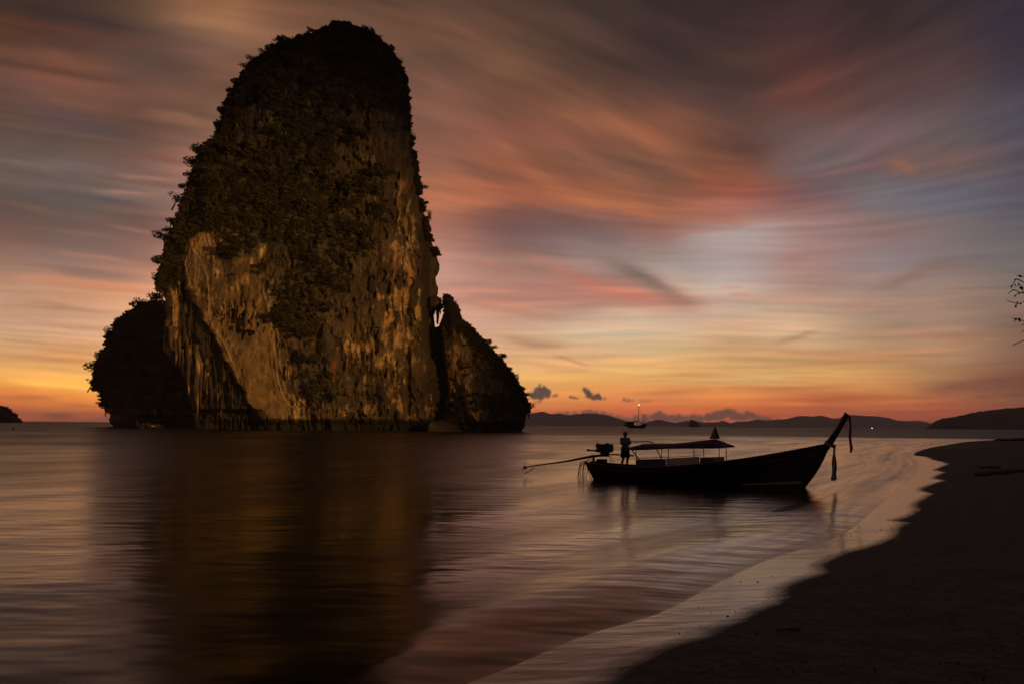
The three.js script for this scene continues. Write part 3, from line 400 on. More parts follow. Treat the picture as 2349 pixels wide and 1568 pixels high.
// --- the pinnacle on the right
const pL = curve([[676, 1023], [690, 1019], [700, 1016], [715, 1016], [730, 1014], [742, 1009], [748, 1006], [754, 985], [770, 960], [994, 955]]);
const pEdge = curve([[676, 900], [745, 1004], [760, 1012], [800, 1015], [850, 1022], [900, 1028], [930, 1024], [960, 1018], [994, 1012]]);
const pR = curve([[676, 1028], [690, 1038], [700, 1044], [715, 1050], [735, 1055], [745, 1066], [760, 1080], [780, 1096], [800, 1116], [820, 1134], [840, 1152], [860, 1166], [880, 1180], [900, 1192], [920, 1200], [930, 1204], [945, 1206], [960, 1208], [974, 1206], [984, 1200], [994, 1194]]);
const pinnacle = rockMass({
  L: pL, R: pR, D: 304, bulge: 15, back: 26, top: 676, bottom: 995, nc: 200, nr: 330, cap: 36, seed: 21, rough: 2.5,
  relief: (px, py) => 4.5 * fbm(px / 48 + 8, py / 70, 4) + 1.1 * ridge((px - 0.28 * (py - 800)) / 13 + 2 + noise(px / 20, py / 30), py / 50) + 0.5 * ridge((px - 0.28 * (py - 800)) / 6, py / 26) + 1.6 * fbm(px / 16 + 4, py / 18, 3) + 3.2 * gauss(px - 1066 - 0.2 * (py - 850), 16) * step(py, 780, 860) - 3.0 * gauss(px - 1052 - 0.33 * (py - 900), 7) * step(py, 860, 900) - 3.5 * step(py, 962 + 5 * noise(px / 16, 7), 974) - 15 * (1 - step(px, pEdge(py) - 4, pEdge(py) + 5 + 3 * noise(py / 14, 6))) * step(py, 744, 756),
  tint: (px, py) => { let c = limestone(px, py, cleanAt(px, py), 0.12 * step(px, 1085 + 0.1 * (py - 800), 1120)); c = mixC(c, [.03, .027, .024], 0.9 * (1 - step(px, pEdge(py) - 2, pEdge(py) + 3))); c = mixC(c, RUST, 0.55 * gauss(px - 1048, 26) * step(py, 780, 840) * (1 - step(py, 900, 940))); c = mixC(c, SOIL, 0.8 * pinVeg(px, py)); return mixC(c, TIDE, step(py + 6 * noise(px / 12, 9), 964, 974)); },  // left of pEdge the crevice's shade is painted into the colour
});
function pinVeg(px, py) { return clamp((1 - step(pR(py) - px, 8, 34 + 10 * noise(py / 20, 4))) * (py > 735 ? 1 : 0.4) * (1 - step(py, 945, 958)) + 0.9 * gauss(px - 1040, 30) * gauss(py - 932, 22) + 0.8 * gauss(px - 1130, 26) * gauss(py - 925, 20) + 0.5 * step(fbm(px / 22 + 5, py / 22, 3), 0.25, 0.5), 0, 1); }

const island = thing('karst_island', 'huge limestone rock tower overgrown with scrub rising from the sea', 'rock island', null, 'structure');
tag(part('rock_tower', tower.g, rockMat, island)).userData.label = 'tall main limestone tower with a pale leaning slab';
part('wooded_ridge', ridgeRock.g, rockMat, island).userData.label = 'dark wooded ridge at the left foot of the tower';
part('pinnacle', pinnacle.g, rockMat, island).userData.label = 'pointed rock pinnacle at the right of the tower';
for (const o of island.children) { delete o.userData.category; if (o.userData.label === undefined) delete o.userData.label; }
island.children[0].userData.label = 'tall main limestone tower with a pale leaning slab';

// --- stalactites hang from the overhang, the mid cave and the gap
function stalactite(px, py0, py1, D, w, seed, blunt = 0.75) {
  const r = rng(seed), h = py1 - py0, N = 14, A = 9, c = [];
  const g = gridGeo(A, N, (i, j) => {
    const t = j / N, py = py0 + h * t, lean = 0.5 * w * noise(t * 2 + seed, seed), a = i / A * 6.28318, rad = 0.5 * w * Math.pow(1 - t, 0.75) * (1 + 0.5 * noise(t * 6 + seed, a % 6.28 * 0.6 + (i === A ? 0 : 0)) * (i % A ? 1 : 1)) + 0.04 * w, q = i === A ? 0 : i, aa = q / A * 6.28318;
    const rr2 = 0.5 * w * Math.pow(1 - t, blunt) * (1 + 0.55 * noise(t * 6 + seed, Math.cos(aa) * 0.8 + seed)) + 0.05 * w; const p = at(px + lean, py, D), m = D / FOC; p.x += Math.cos(aa) * rr2 * m; p.z += Math.sin(aa) * rr2 * m * 0.8; return p;
  }, (i, j) => [i / A * 0.3, j / N]);
  for (let j = 0; j <= N; j++) for (let i = 0; i <= A; i++) { const k = limestone(px * 3 + (i % A) * 2, py0 + h * j / N, 0.28); const f = 0.9 + 0.2 * r(); c.push(k[0] * f, k[1] * f, k[2] * f); }
  g.setAttribute('color', new THREE.Float32BufferAttribute(c, 3)); part('stalactite', g, rockMat, island);
}
{
  const r = rng(5);
  for (const [x, y0, y1, w, D] of [[383, 735, 812, 12, 288], [392, 748, 804, 16, 286], [402, 750, 838, 11, 286], [376, 772, 806, 7, 289], [412, 772, 846, 8, 288], [419, 800, 858, 6, 289], [432, 790, 905, 13, 288], [428, 770, 846, 9, 290], [441, 800, 862, 7, 290], [452, 790, 957, 17, 288], [461, 830, 930, 9, 288], [474, 800, 915, 15, 290], [489, 860, 934, 8, 290], [507, 835, 952, 14, 288], [517, 880, 928, 7, 289], [446, 745, 786, 9, 291], [468, 790, 832, 6, 292], [360, 660, 676, 6, 297], [366, 662, 690, 6, 296], [372, 668, 700, 6, 294]]) stalactite(x, y0, y1, D, w, Math.floor(r() * 999));
  stalactite(1004, 700, 745, 299, 8, 31, 0.3); stalactite(1009, 698, 722, 299, 7, 37, 0.5); stalactite(998, 690, 720, 300, 7, 39);
  for (const [x, y1] of [[242, 956], [247, 951], [253, 950]]) stalactite(x, 932, y1, 428, 6, x);
}
// the block that bridges the gap and the boulder at the foot of the fissure
function boulder(pts, D, depth, seed, name, label) {
  const s = new THREE.Shape(pts.map(([x, y]) => { const p = at(x, y, D); return new THREE.Vector2(p.x, p.y); }));
  const g = new THREE.ExtrudeGeometry(s, { depth, bevelEnabled: true, bevelThickness: depth * 0.3, bevelSize: 0.5, bevelSegments: 3, steps: 3, curveSegments: 4 }); g.translate(0, 0, -D - depth / 2);
  const p = g.attributes.position, c = []; for (let i = 0; i < p.count; i++) { const n = fbm(p.getX(i) / 2 + seed, p.getY(i) / 2 + p.getZ(i) / 3, 3); const n2 = noise(p.getX(i) * 0.9 + seed, p.getY(i) * 0.9 + p.getZ(i)); p.setXYZ(i, p.getX(i) + 0.6 * n + 0.5 * n2, p.getY(i) + 0.5 * n + 0.5 * n2, p.getZ(i) + 1.3 * n); c.push(...limestone(p.getX(i) * 6.4 + seed, p.getY(i) * -6.4, 0).map((k) => k * 0.75)); }
  g.setAttribute('color', new THREE.Float32BufferAttribute(c, 3)); g.computeVertexNormals(); part(name, g, rockMat, island).userData.label = label;
}
boulder([[990, 686], [1000, 684], [1006, 688], [1010, 696], [1012, 702], [1006, 706], [992, 706]], 300, 6, 3, 'hanging_block', 'small overgrown block hanging in the gap beside the pinnacle');
boulder([[984, 996], [986, 976], [994, 968], [1012, 966], [1030, 972], [1044, 975], [1050, 984], [1056, 990], [1056, 996]], 284, 7, 11, 'boulder', 'grey boulder at the foot of the fissure');

// ------------------------------------------------------------------ scrub and trees
function leaves(n, rx, ry, rz, size, seed, hollow = 0.35) {   // n leaf faces through an uneven crown
  const r = rng(seed), pos = [], nor = [], idx = [], q = new THREE.Quaternion(), e = new THREE.Euler(), a = new V3(), lobes = [...Array(7)].map(() => { const t = r() * 6.28, u = r() * 2 - 0.7; return new V3(Math.cos(t), u * 0.8, Math.sin(t)).multiplyScalar(0.25 + 0.4 * r()); });
  for (let i = 0; i < n; i++) {
    const l = lobes[Math.floor(r() * 7)]; do a.set(r() * 2 - 1, r() * 2 - 1, r() * 2 - 1); while (a.lengthSq() > 1 || a.lengthSq() < hollow * hollow);
    const cx = (l.x + a.x * 0.48) * rx, cy = (l.y + a.y * 0.42) * ry, cz = (l.z + a.z * 0.48) * rz, s = size * (0.6 + 0.8 * r());
    q.setFromEuler(e.set((r() - 0.5) * 4.6, r() * 6.28, (r() - 0.5) * 4.6)); const k = pos.length / 3, up = new V3(0, 1, 0).applyQuaternion(q);
    for (const [x, z] of [[-0.5, 0], [0, -0.24], [0.6, 0], [0, 0.24]]) { a.set(x * s, x === 0 ? 0.06 * s : 0, z * s).applyQuaternion(q); pos.push(cx + a.x, cy + a.y, cz + a.z); nor.push(up.x, up.y, up.z); }
    idx.push(k, k + 2, k + 1, k, k + 3, k + 2);
  }
  const g = new THREE.BufferGeometry(); g.setAttribute('position', new THREE.Float32BufferAttribute(pos, 3)); g.setAttribute('normal', new THREE.Float32BufferAttribute(nor, 3)); g.setIndex(idx); return g;
}
const leafMat = std(.025, .0235, .013, 0.85), leafMat2 = std(.032, .032, .017, 0.85), barkMat = std(.09, .07, .05, 0.95);
{
  const clump = leaves(80, 1, 0.85, 1, 0.42, 11, 0.1), r = rng(404), m = new THREE.Matrix4(), q = new THREE.Quaternion(), e = new THREE.Euler(), list = [], tints = [];
  const put = (p, s) => { list.push(m.clone().compose(p, q.setFromEuler(e.set((r() - 0.5) * 0.7, r() * 6.28, (r() - 0.5) * 0.7)), new V3(s * (0.8 + 0.5 * r()), s * (0.7 + 0.5 * r()), s * (0.8 + 0.4 * r())))); const h = 0.6 + 0.8 * r(), b = r(); tints.push(new THREE.Color(h * (0.8 + 0.5 * b), h, h * 0.9)); };
  const bush = (p, size, out, tintLift = 1) => { const n = 5 + Math.floor(size * 4), h = r(); for (let k = 0; k < n; k++) { const a = r() * 6.28, b = Math.sqrt(r()), q = p.clone().add(new V3(Math.cos(a) * b * size, (r() - 0.35) * size * 0.9, out * r() * size * 1.4)); put(q, 0.55 + 0.35 * size * (0.6 + 0.5 * r())); tints[tints.length - 1].multiplyScalar(tintLift * (0.4 + 1.0 * h)); } };
  for (let i = 0; i < 1500; i++) { const py = lerp(62, 950, r()), l = tower.Lp(py), w = tower.Rp(py) - l, px = l + r() * w; if (r() > step(vegAt(px, py), 0.62, 1.1) || r() > w / 560) continue; bush(tower.point(px, py), 0.8 + 2.2 * r() * r(), 1, 0.7 + 0.9 * (0.5 + fbm(px / 40, py / 40 + 60, 2))); }
  for (let i = 0; i < 110; i++) { const py = lerp(80, 900, r()), l = tower.Lp(py), px = l + r() * (tower.Rp(py) - l); if (vegAt(px, py) < 0.6) continue; bush(tower.point(px, py), 2.4 + 1.8 * r(), 1.2, 0.6 + 1.1 * r()); }
  for (let i = 0; i < 200; i++) { const top = i < 80, py = top ? 0 : i < 150 ? lerp(110, 640, r()) : lerp(110, 560, r()); let p; if (top) { const px = lerp(590, 900, r()); let y = 57; while (y < 180 && (tL(y) > px || tR(y) < px)) y++; p = at(px, y - 1 + 3 * r(), 300 + 8 * (r() - .5)); } else if (i < 150) p = at(tL(py) - 3 + 5 * r(), py, 300); else { if (noise(py / 22, 3) < -0.05 && py > 300) continue; p = at(tR(py) + 1 - 3 * r(), py, 301); } bush(p, 0.9 + 1.3 * r() * r(), 0.6); }
  for (let i = 0; i < 90; i++) { const py = lerp(694, 900, r()); bush(at(rL(py) + 1, py, 427), 1.3 + 1.8 * r(), 0.5); }
  for (let i = 0; i < 420; i++) { const py = lerp(700, 935, r()), l = ridgeRock.Lp(py), px = l + (470 - l) * r(); bush(ridgeRock.point(px, py), 1.4 + 2.2 * r(), 1, 2.2); }  // ridge bushes tinted paler in place of missing light
  for (let i = 0; i < 70; i++) { const py = lerp(742, 945, r()); bush(at(pR(py) - 1, py, 303), 0.8 + 1.1 * r(), 0.6); }
  for (let i = 0; i < 14000; i++) { const py = lerp(59, 955, r()), l = tower.Lp(py), w = tower.Rp(py) - l, px = l + r() * w; const d = vegAt(px, py); if (r() > step(d + 0.7 * fbm(px / 13, py / 13 + 40, 3), 0.72, 1.1) || r() > w / 560) continue; const p = tower.point(px, py); p.z += 0.3; p.y += 0.2; put(p, 0.6 + 1.2 * r() * r()); }
  for (let i = 0; i < 3200; i++) { const py = lerp(58, 330, r() * r()), t = r() < 0.5 ? r() * 0.05 : 1 - r() * 0.05, px = lerp(tower.Lp(py), tower.Rp(py), t), p = at(px, py + 2, 302 + 12 * (r() - 0.4)); put(p, 1.1 + 1.2 * r()); }
  for (let i = 0; i < 1500; i++) { const px = lerp(560, 900, r()), py = 62 + 0.0 * px; const yy = (() => { for (let y = 57; y < 180; y += 1) if (tL(y) <= px && tR(y) >= px) return y; return 180; })(); const p = at(px, yy + 3 + r() * 8, 302 - 10 + 22 * r()); put(p, 1.2 + 1.3 * r() * r()); }
  for (let i = 0; i < 2600; i++) { const py = lerp(330, 665, r()), px = tL(py) + 2 + 14 * r() * r(), p = at(px, py, 302 - 9 * r()); put(p, 1.1 + 1.4 * r()); }
  for (let i = 0; i < 1200; i++) { const py = lerp(330, 585, r()); if (noise(py / 22, 3) < -0.05) continue; const px = tR(py) - 5 * r(), p = at(px, py, 301 - 4 * r()); put(p, 0.8 + 0.9 * r()); }
  for (let i = 0; i < 5500; i++) { const py = lerp(692, 946, r()), l = ridgeRock.Lp(py), px = l + (470 - l) * r(); if (r() > 1 - step(py, 905, 948) || r() > 1.2 - 0.5 * noise(px / 14, py / 14)) continue; const p = ridgeRock.point(px, py); p.z += 0.8; put(p, 1.0 + 1.5 * r() * r()); tints[tints.length - 1].multiplyScalar(2); }  // ridge clumps' colour raised to stand in for light that falls short
  for (let i = 0; i < 5200; i++) { const py = lerp(682, 960, r()), l = pinnacle.Lp(py), w = pinnacle.Rp(py) - l, px = l + w * r(); if (r() > pinVeg(px, py)) continue; const p = pinnacle.point(px, py); p.z += 0.4; put(p, 0.8 + 1.1 * r() * r()); }
  for (let i = 0; i < 1500; i++) { const py = lerp(740, 946, r()), p = at(pR(py) - 5 * r(), py, 304 + 8 * (r() - 0.6)); put(p, 1.0 + 1.1 * r()); }
  for (let i = 0; i < 40; i++) { const p = at(992 + 18 * r(), 685 + 12 * r(), 299.5); put(p, 0.8); }
  for (let i = 0; i < 60; i++) { const p = at(1019 + 16 * r(), 676 + 20 * r(), 303); put(p, 0.55 + 0.3 * r()); }
  const mesh = new THREE.InstancedMesh(clump, leafMat, list.length); list.forEach((k, i) => { mesh.setMatrixAt(i, k); mesh.setColorAt(i, tints[i]); }); mesh.name = 'cliff_scrub'; scene.add(mesh); tag(mesh, 'dense dark scrub covering the top and ledges of the rock island', 'scrub', null, 'stuff');
}
const crowns = [leaves(520, 1.15, 0.95, 1.15, 0.2, 21, 0.3), leaves(480, 1.3, 0.7, 1.2, 0.2, 22, 0.3), leaves(420, 0.7, 1.4, 0.7, 0.19, 23, 0.2), leaves(300, 1.3, 0.7, 1.0, 0.2, 24, 0.2)];
const trunkGeo = (() => { const list = [rod([0, -1.5, 0], [0.08, 0.1, 0], 0.09, 0.05, 6)], r = rng(8); for (let i = 0; i < 7; i++) { const a = r() * 6.28, b = 0.4 + 0.5 * r(); list.push(rod([0.04, -0.5 + 0.1 * i, 0], [Math.cos(a) * b, 0.1 + 0.4 * r(), Math.sin(a) * b], 0.04, 0.012, 5)); } return merge(list); })();
function tree(px, py, D, wide, kind, label, group, lean = 0) {
  const t = thing('tree', label, 'tree', group), s = wide / 2 * D / FOC; if (D < 310 && py < 640 && px < 1012) { px += px < 560 ? 7 : px > 890 ? -8 : 0; if (py < 140) py += 9; } t.position.copy(at(px, py - 0.12 * wide, D)); t.scale.setScalar(s); t.rotation.set(0, px * 1.7, lean);
  part('trunk', trunkGeo, barkMat, t); part('crown', crowns[kind], leafMat2, t); return t;
}
{
  const g1 = 'small trees along the skyline of the rock island';
  tree(710, 72, 302, 22, 0, 'small round-headed tree standing clear on top of the tower');
  tree(450, 350, 300, 58, 0, 'broad dark tree high on the left edge of the tower'); tree(440, 378, 299, 50, 1, 'drooping tree just below the broad one on the left edge of the tower');
  tree(402, 462, 299, 46, 3, 'thin spreading tree leaning out from the left shoulder of the tower', null, 0.5); tree(370, 548, 298, 48, 0, 'leafy tree on the left edge level with the top of the pale slab');
  tree(364, 600, 298, 48, 0, 'leafy tree on the left edge beside the pale slab'); tree(364, 640, 297, 36, 1, 'lowest tree of the left edge above the hanging stalactites');
  tree(245, 778, 428, 38, 2, 'tall narrow conical tree on the left end of the wooded ridge'); tree(236, 820, 428, 36, 3, 'ragged tree just below the conical tree on the ridge'); tree(280, 738, 426, 40, 0, 'round tree with gaps in its crown on the ridge skyline');
  tree(320, 702, 424, 48, 1, 'wide flat-topped tree on the ridge skyline'); tree(354, 684, 424, 40, 0, 'topmost tree of the ridge beside the tower'); tree(300, 724, 425, 26, 0, 'low round tree between the gapped tree and the flat-topped tree');
  tree(218, 842, 428, 44, 1, 'tree hanging out over the sea at the left end of the ridge', null, 0.4); tree(213, 882, 428, 32, 3, 'lowest overhanging bush at the left end of the ridge', null, 0.5); tree(264, 772, 427, 26, 0, 'low tree right of the conical tree on the ridge');
  tree(954, 322, 301, 20, 3, 'small umbrella-shaped tree on the upper right edge of the tower'); tree(961, 372, 301, 16, 2, 'narrow upright tree below the umbrella tree on the right edge'); tree(978, 432, 300, 24, 0, 'bushy tree at mid height on the right edge of the tower'); tree(992, 500, 300, 24, 2, 'bushy tree low on the right edge of the tower above the overhang');
  tree(1082, 768, 303, 22, 0, 'uppermost tree on the right slope of the pinnacle'); tree(1112, 786, 303, 34, 0, 'broad tree on the right slope of the pinnacle with sky through its crown'); tree(1152, 818, 303, 26, 0, 'tree at mid height on the right slope of the pinnacle'); tree(1186, 872, 303, 20, 2, 'tree low on the right slope of the pinnacle');
  tree(1213, 936, 302, 38, 0, 'big bush overhanging the sea at the right foot of the pinnacle'); tree(1206, 908, 302, 26, 1, 'bush just above the big overhanging bush at the right foot'); tree(1027, 684, 303, 10, 2, 'tiny shrub on the very tip of the pinnacle');
  const nth = ['first', 'second', 'third', 'fourth', 'fifth', 'sixth', 'seventh', 'eighth', 'ninth', 'tenth', 'eleventh', 'twelfth'];
  const row = (list, text, D) => list.forEach(([x, y, w, k], i) => tree(x, y, D, w, k, text(nth[i]), g1));
  row([[580, 128, 30, 0], [606, 112, 26, 0], [642, 96, 30, 0], [676, 86, 26, 1], [760, 64, 24, 0], [790, 60, 24, 0], [830, 66, 22, 1], [866, 80, 22, 0]], (n) => n + ' small tree from the left along the crown of the tower', 301);
  row([[556, 156, 30, 1], [534, 188, 28, 0], [522, 210, 20, 3], [508, 246, 24, 3], [498, 288, 22, 3], [480, 328, 28, 3], [424, 402, 26, 1], [416, 430, 30, 0], [384, 508, 30, 0], [376, 530, 26, 1], [360, 624, 24, 3]], (n) => n + ' small tree from the top down the left edge of the tower', 301);
  row([[902, 110, 18, 0], [925, 146, 18, 2], [935, 180, 18, 2], [938, 212, 16, 3], [940, 244, 14, 2], [986, 466, 16, 0]], (n) => n + ' small tree from the top down the right edge of the tower', 301);
  row([[1064, 748, 16, 1], [1096, 778, 18, 0], [1132, 798, 20, 1], [1168, 846, 18, 0], [1196, 892, 18, 1]], (n) => n + ' small shrub from the top down the right slope of the pinnacle', 303);
}

// ------------------------------------------------------------------ far land
const forest = (() => { const t = texture(256, (x, y) => { let s = 0.75; for (const [f, a] of [[8, .3], [24, .3], [60, .25]]) s += a * noise(x * f, y * f, f, f); return [s * .9, s, s * .85]; }, 1, true); return t; })();
const hillMat = new THREE.MeshStandardMaterial({ color: new THREE.Color().setRGB(.05, .058, .036), roughness: 1, map: forest });
function hills(name, pts, D, label, category, rough, kind = 'structure') {
  const top = curve(pts), x0 = pts[0][0], x1 = pts[pts.length - 1][0], n = Math.ceil((x1 - x0) / 1.2), m = 26, sc = D / FOC;
  const g = gridGeo(n, m, (i, j) => {
    const px = lerp(x0, x1, i / n), crest = at(px, top(px) + rough * (noise(px / 5, D) + 0.7 * noise(px / 2, D)), D), h = Math.max(1, crest.y + 3), t = j / m * 2 - 1, dep = h * 2.4 + 12 * sc;
    const rise_ = Math.pow(Math.max(0, 1 - Math.abs(t) ** 1.5), 0.8) * (1 + 0.18 * noise(px / 9, j / 4) * (1 - (1 - Math.abs(t)) ** 6));
    return new V3(crest.x, -3 + h * rise_, crest.z - dep * t * -1);
  }, (i, j) => [i / 30, j / 8]);
  return solo(name, g, hillMat, label, category, null, kind);
}
hills('far_hills', [[1180, 968], [1200, 950], [1231, 945], [1246, 943], [1265, 949], [1280, 947], [1304, 951], [1338, 947], [1369, 947], [1396, 952], [1427, 962], [1448, 970], [1458, 975]], 26000, 'hazy blue-grey hill range behind the two-masted boat', 'hills', .3);
hills('far_hills', [[1462, 977], [1475, 971], [1491, 965], [1512, 961], [1530, 965], [1549, 969], [1570, 965], [1585, 964], [1616, 968], [1646, 967], [1671, 971], [1692, 966], [1713, 965.5], [1737, 961], [1762, 963], [1804, 960], [1829, 954], [1841, 953], [1865, 954], [1886, 952], [1908, 959.5], [1923, 958.6], [1938, 954], [1956, 950.4], [1984, 953], [2011, 953.4], [2035, 957], [2060, 964], [2084, 965], [2108, 964], [2133, 969], [2152, 976], [2162, 983]], 27000, 'long hazy hill range behind the prow of the longtail boat', 'hills', .3);
hills('far_hills', [[1626, 978], [1644, 969], [1657, 963.5], [1672, 968], [1690, 978]], 32000, 'faint pointed hill farthest back between the ranges', 'hills', .2);
hills('headland', [[2128, 985], [2134, 979], [2149, 968], [2165, 959], [2195, 955], [2231, 947], [2270, 940.5], [2303, 937], [2349, 933], [2420, 928], [2520, 934], [2640, 950], [2700, 985]], 6500, 'dark wooded headland at the right end of the horizon', 'headland', 1.4);
{
  const iL = curve([[962, 1583], [965, 1582], [970, 1580.5], [976, 1580]]), iR = curve([[962, 1588], [965, 1598], [970, 1604], [976, 1605.5]]);
  const is = rockMass({ L: iL, R: iR, D: 5200, bulge: 30, back: 30, top: 962, bottom: 979, nc: 40, nr: 24, cap: 10, rough: .6, relief: (x, y) => 6 * noise(x / 4, y / 3), tint: () => [.04, .045, .03] });
  solo('islet', is.g, rockMat, 'tiny dark domed islet before the far hills', 'islet', null, 'structure');
  const jL = () => -40, jR = curve([[926, -20], [931, 0], [937, 9], [943, 13], [944, 15], [938, 19], [945, 34], [952, 42], [958, 48], [963, 50], [967, 47], [972, 44]]);
  const js = rockMass({ L: () => -60, R: curve([[924, -24], [930, 2], [940, 13], [945, 16], [953, 30], [960, 41], [965, 48], [969, 45], [975, 42]]), D: 1450, bulge: 30, back: 30, top: 924, bottom: 976, nc: 90, nr: 60, cap: 20, rough: 1.6, relief: (x, y) => 4 * noise(x / 6, y / 5), tint: (x, y) => limestone(x, y, 0).map((c) => c * 0.5) });
  const isl = thing('islet', 'dark rocky islet cut by the left edge of the picture', 'islet', null, 'structure'); part('rock', js.g, rockMat, isl);
  const r = rng(31), list = []; for (let i = 0; i < 46; i++) { const px = lerp(-30, 42, r()), py = px < 12 ? lerp(932, 940, r()) : lerp(938 + (px - 18) * 0.75, 948 + (px - 18) * 0.75, r()); const q = at(px, py, 1446), s = 4.5 * (0.6 + r()); list.push(crowns[i % 2].clone().scale(s, s, s).translate(q.x, q.y, q.z)); }
  part('tree_cover', mergeGeometries(list), leafMat2, isl).userData.kind = 'stuff';
}
scene.fog = new THREE.FogExp2(new THREE.Color().setRGB(0.9, 0.86, 0.86), 4e-5);

// ------------------------------------------------------------------ the lamps that light the rock: one mast implied by the lit rock, one added as ridge fill
function floodlight(label, P, H, aim, power, cone) {
  const m = thing('floodlight_mast', label, 'floodlight'); m.position.set(P.x, 0, P.z);
  const steel = std(.25, .25, .25, .5, { metalness: .6 }); part('pole', rod([0, 0, 0], [0, H, 0], H / 90, H / 220, 12), steel, m); part('crossbar', box(2.6, 0.12, 0.12, 0, H + .05, 0), steel, m);
  const from = new V3(P.x, H + .7, P.z - 0.5), dir = aim.clone().sub(from).normalize();
  const head = new THREE.Group(); head.name = 'lamp_head'; head.position.set(0, H + .7, 0); head.quaternion.setFromUnitVectors(new V3(0, 0, -1), dir); m.add(head);
  part('housing', new THREE.CylinderGeometry(0.5, 0.3, 0.5, 20, 1, true).rotateX(-Math.PI / 2), steel, head); part('lamp_lens', new THREE.CircleGeometry(0.46, 24).rotateY(Math.PI), new THREE.MeshStandardMaterial({ color: 0x111111, emissive: new THREE.Color(1, .6, .25), emissiveIntensity: 6 }), head).position.z = -0.15;
  const s = new THREE.SpotLight(new THREE.Color(1, 0.47, 0.115), power, 0, cone, 1, 2); s.position.copy(from).addScaledVector(dir, 0.8); s.target.position.copy(aim); s.castShadow = true; s.shadow.radius = 12; s.shadow.mapSize.set(2048, 2048); scene.add(s, s.target);
}
floodlight('tall floodlight mast on the shore to the right of the viewer, aimed at the rock', new V3(170, 0, 20), 45, at(415, 715, 285), 340000, 0.28);
floodlight('added lower fill light mast, unseen behind the viewer, brightening the wooded ridge', new V3(-60, 0, 150), 22, at(390, 800, 300), 50000, 0.22);  // fill mast added to lift the dark ridge

// ------------------------------------------------------------------ surfaces from a distance field
function surfaceNets(f, lo, hi, cell) {
  const n = [0, 1, 2].map((k) => Math.ceil((hi[k] - lo[k]) / cell) + 1), F = new Float32Array(n[0] * n[1] * n[2]), at_ = (x, y, z) => x + n[0] * (y + n[1] * z);
  for (let z = 0; z < n[2]; z++) for (let y = 0; y < n[1]; y++) for (let x = 0; x < n[0]; x++) F[at_(x, y, z)] = f(lo[0] + x * cell, lo[1] + y * cell, lo[2] + z * cell);
  const pos = [], idx = [], id = new Int32Array(F.length).fill(-1);
  for (let z = 0; z < n[2] - 1; z++) for (let y = 0; y < n[1] - 1; y++) for (let x = 0; x < n[0] - 1; x++) {
    let c = 0, sx = 0, sy = 0, sz = 0;
    const ed = (x0, y0, z0, x1, y1, z1) => { const a = F[at_(x + x0, y + y0, z + z0)], b = F[at_(x + x1, y + y1, z + z1)]; if ((a < 0) !== (b < 0)) { const t = a / (a - b); c++; sx += x0 + t * (x1 - x0); sy += y0 + t * (y1 - y0); sz += z0 + t * (z1 - z0); } };
    for (let a = 0; a < 2; a++) for (let b = 0; b < 2; b++) { ed(0, a, b, 1, a, b); ed(a, 0, b, a, 1, b); ed(a, b, 0, a, b, 1); }
    if (c) { id[at_(x, y, z)] = pos.length / 3; pos.push(lo[0] + (x + sx / c) * cell, lo[1] + (y + sy / c) * cell, lo[2] + (z + sz / c) * cell); }
  }
  for (let z = 1; z < n[2] - 1; z++) for (let y = 1; y < n[1] - 1; y++) for (let x = 1; x < n[0] - 1; x++) {
    const s = F[at_(x, y, z)] < 0, quad = (a, b, c, d, flip) => { if (flip) idx.push(a, b, c, a, c, d); else idx.push(a, c, b, a, d, c); };
    if (s !== (F[at_(x + 1, y, z)] < 0)) quad(id[at_(x, y - 1, z - 1)], id[at_(x, y, z - 1)], id[at_(x, y, z)], id[at_(x, y - 1, z)], s);
    if (s !== (F[at_(x, y + 1, z)] < 0)) quad(id[at_(x - 1, y, z - 1)], id[at_(x - 1, y, z)], id[at_(x, y, z)], id[at_(x, y, z - 1)], s);
    if (s !== (F[at_(x, y, z + 1)] < 0)) quad(id[at_(x - 1, y - 1, z)], id[at_(x, y - 1, z)], id[at_(x, y, z)], id[at_(x - 1, y, z)], s);
  }
  const g = new THREE.BufferGeometry(); g.setAttribute('position', new THREE.Float32BufferAttribute(pos, 3)); g.setIndex(idx); g.computeVertexNormals(); return g;
}
function bone(a, b, r0, r1) { const d = b.map((q, k) => q - a[k]), L = d[0] ** 2 + d[1] ** 2 + d[2] ** 2; return (x, y, z) => { const px = x - a[0], py = y - a[1], pz = z - a[2], t = clamp((px * d[0] + py * d[1] + pz * d[2]) / L, 0, 1); return Math.hypot(px - d[0] * t, py - d[1] * t, pz - d[2] * t) - lerp(r0, r1, t); }; }
const ball = (c, s) => (x, y, z) => { const q = Math.hypot((x - c[0]) / s[0], (y - c[1]) / s[1], (z - c[2]) / s[2]); return (q - 1) * Math.min(...s); };
const blend = (list, k) => (x, y, z) => { let d = 9; for (const f of list) { const e = f(x, y, z), h = clamp(0.5 + 0.5 * (d - e) / k, 0, 1); d = lerp(d, e, h) - k * h * (1 - h); } return d; };

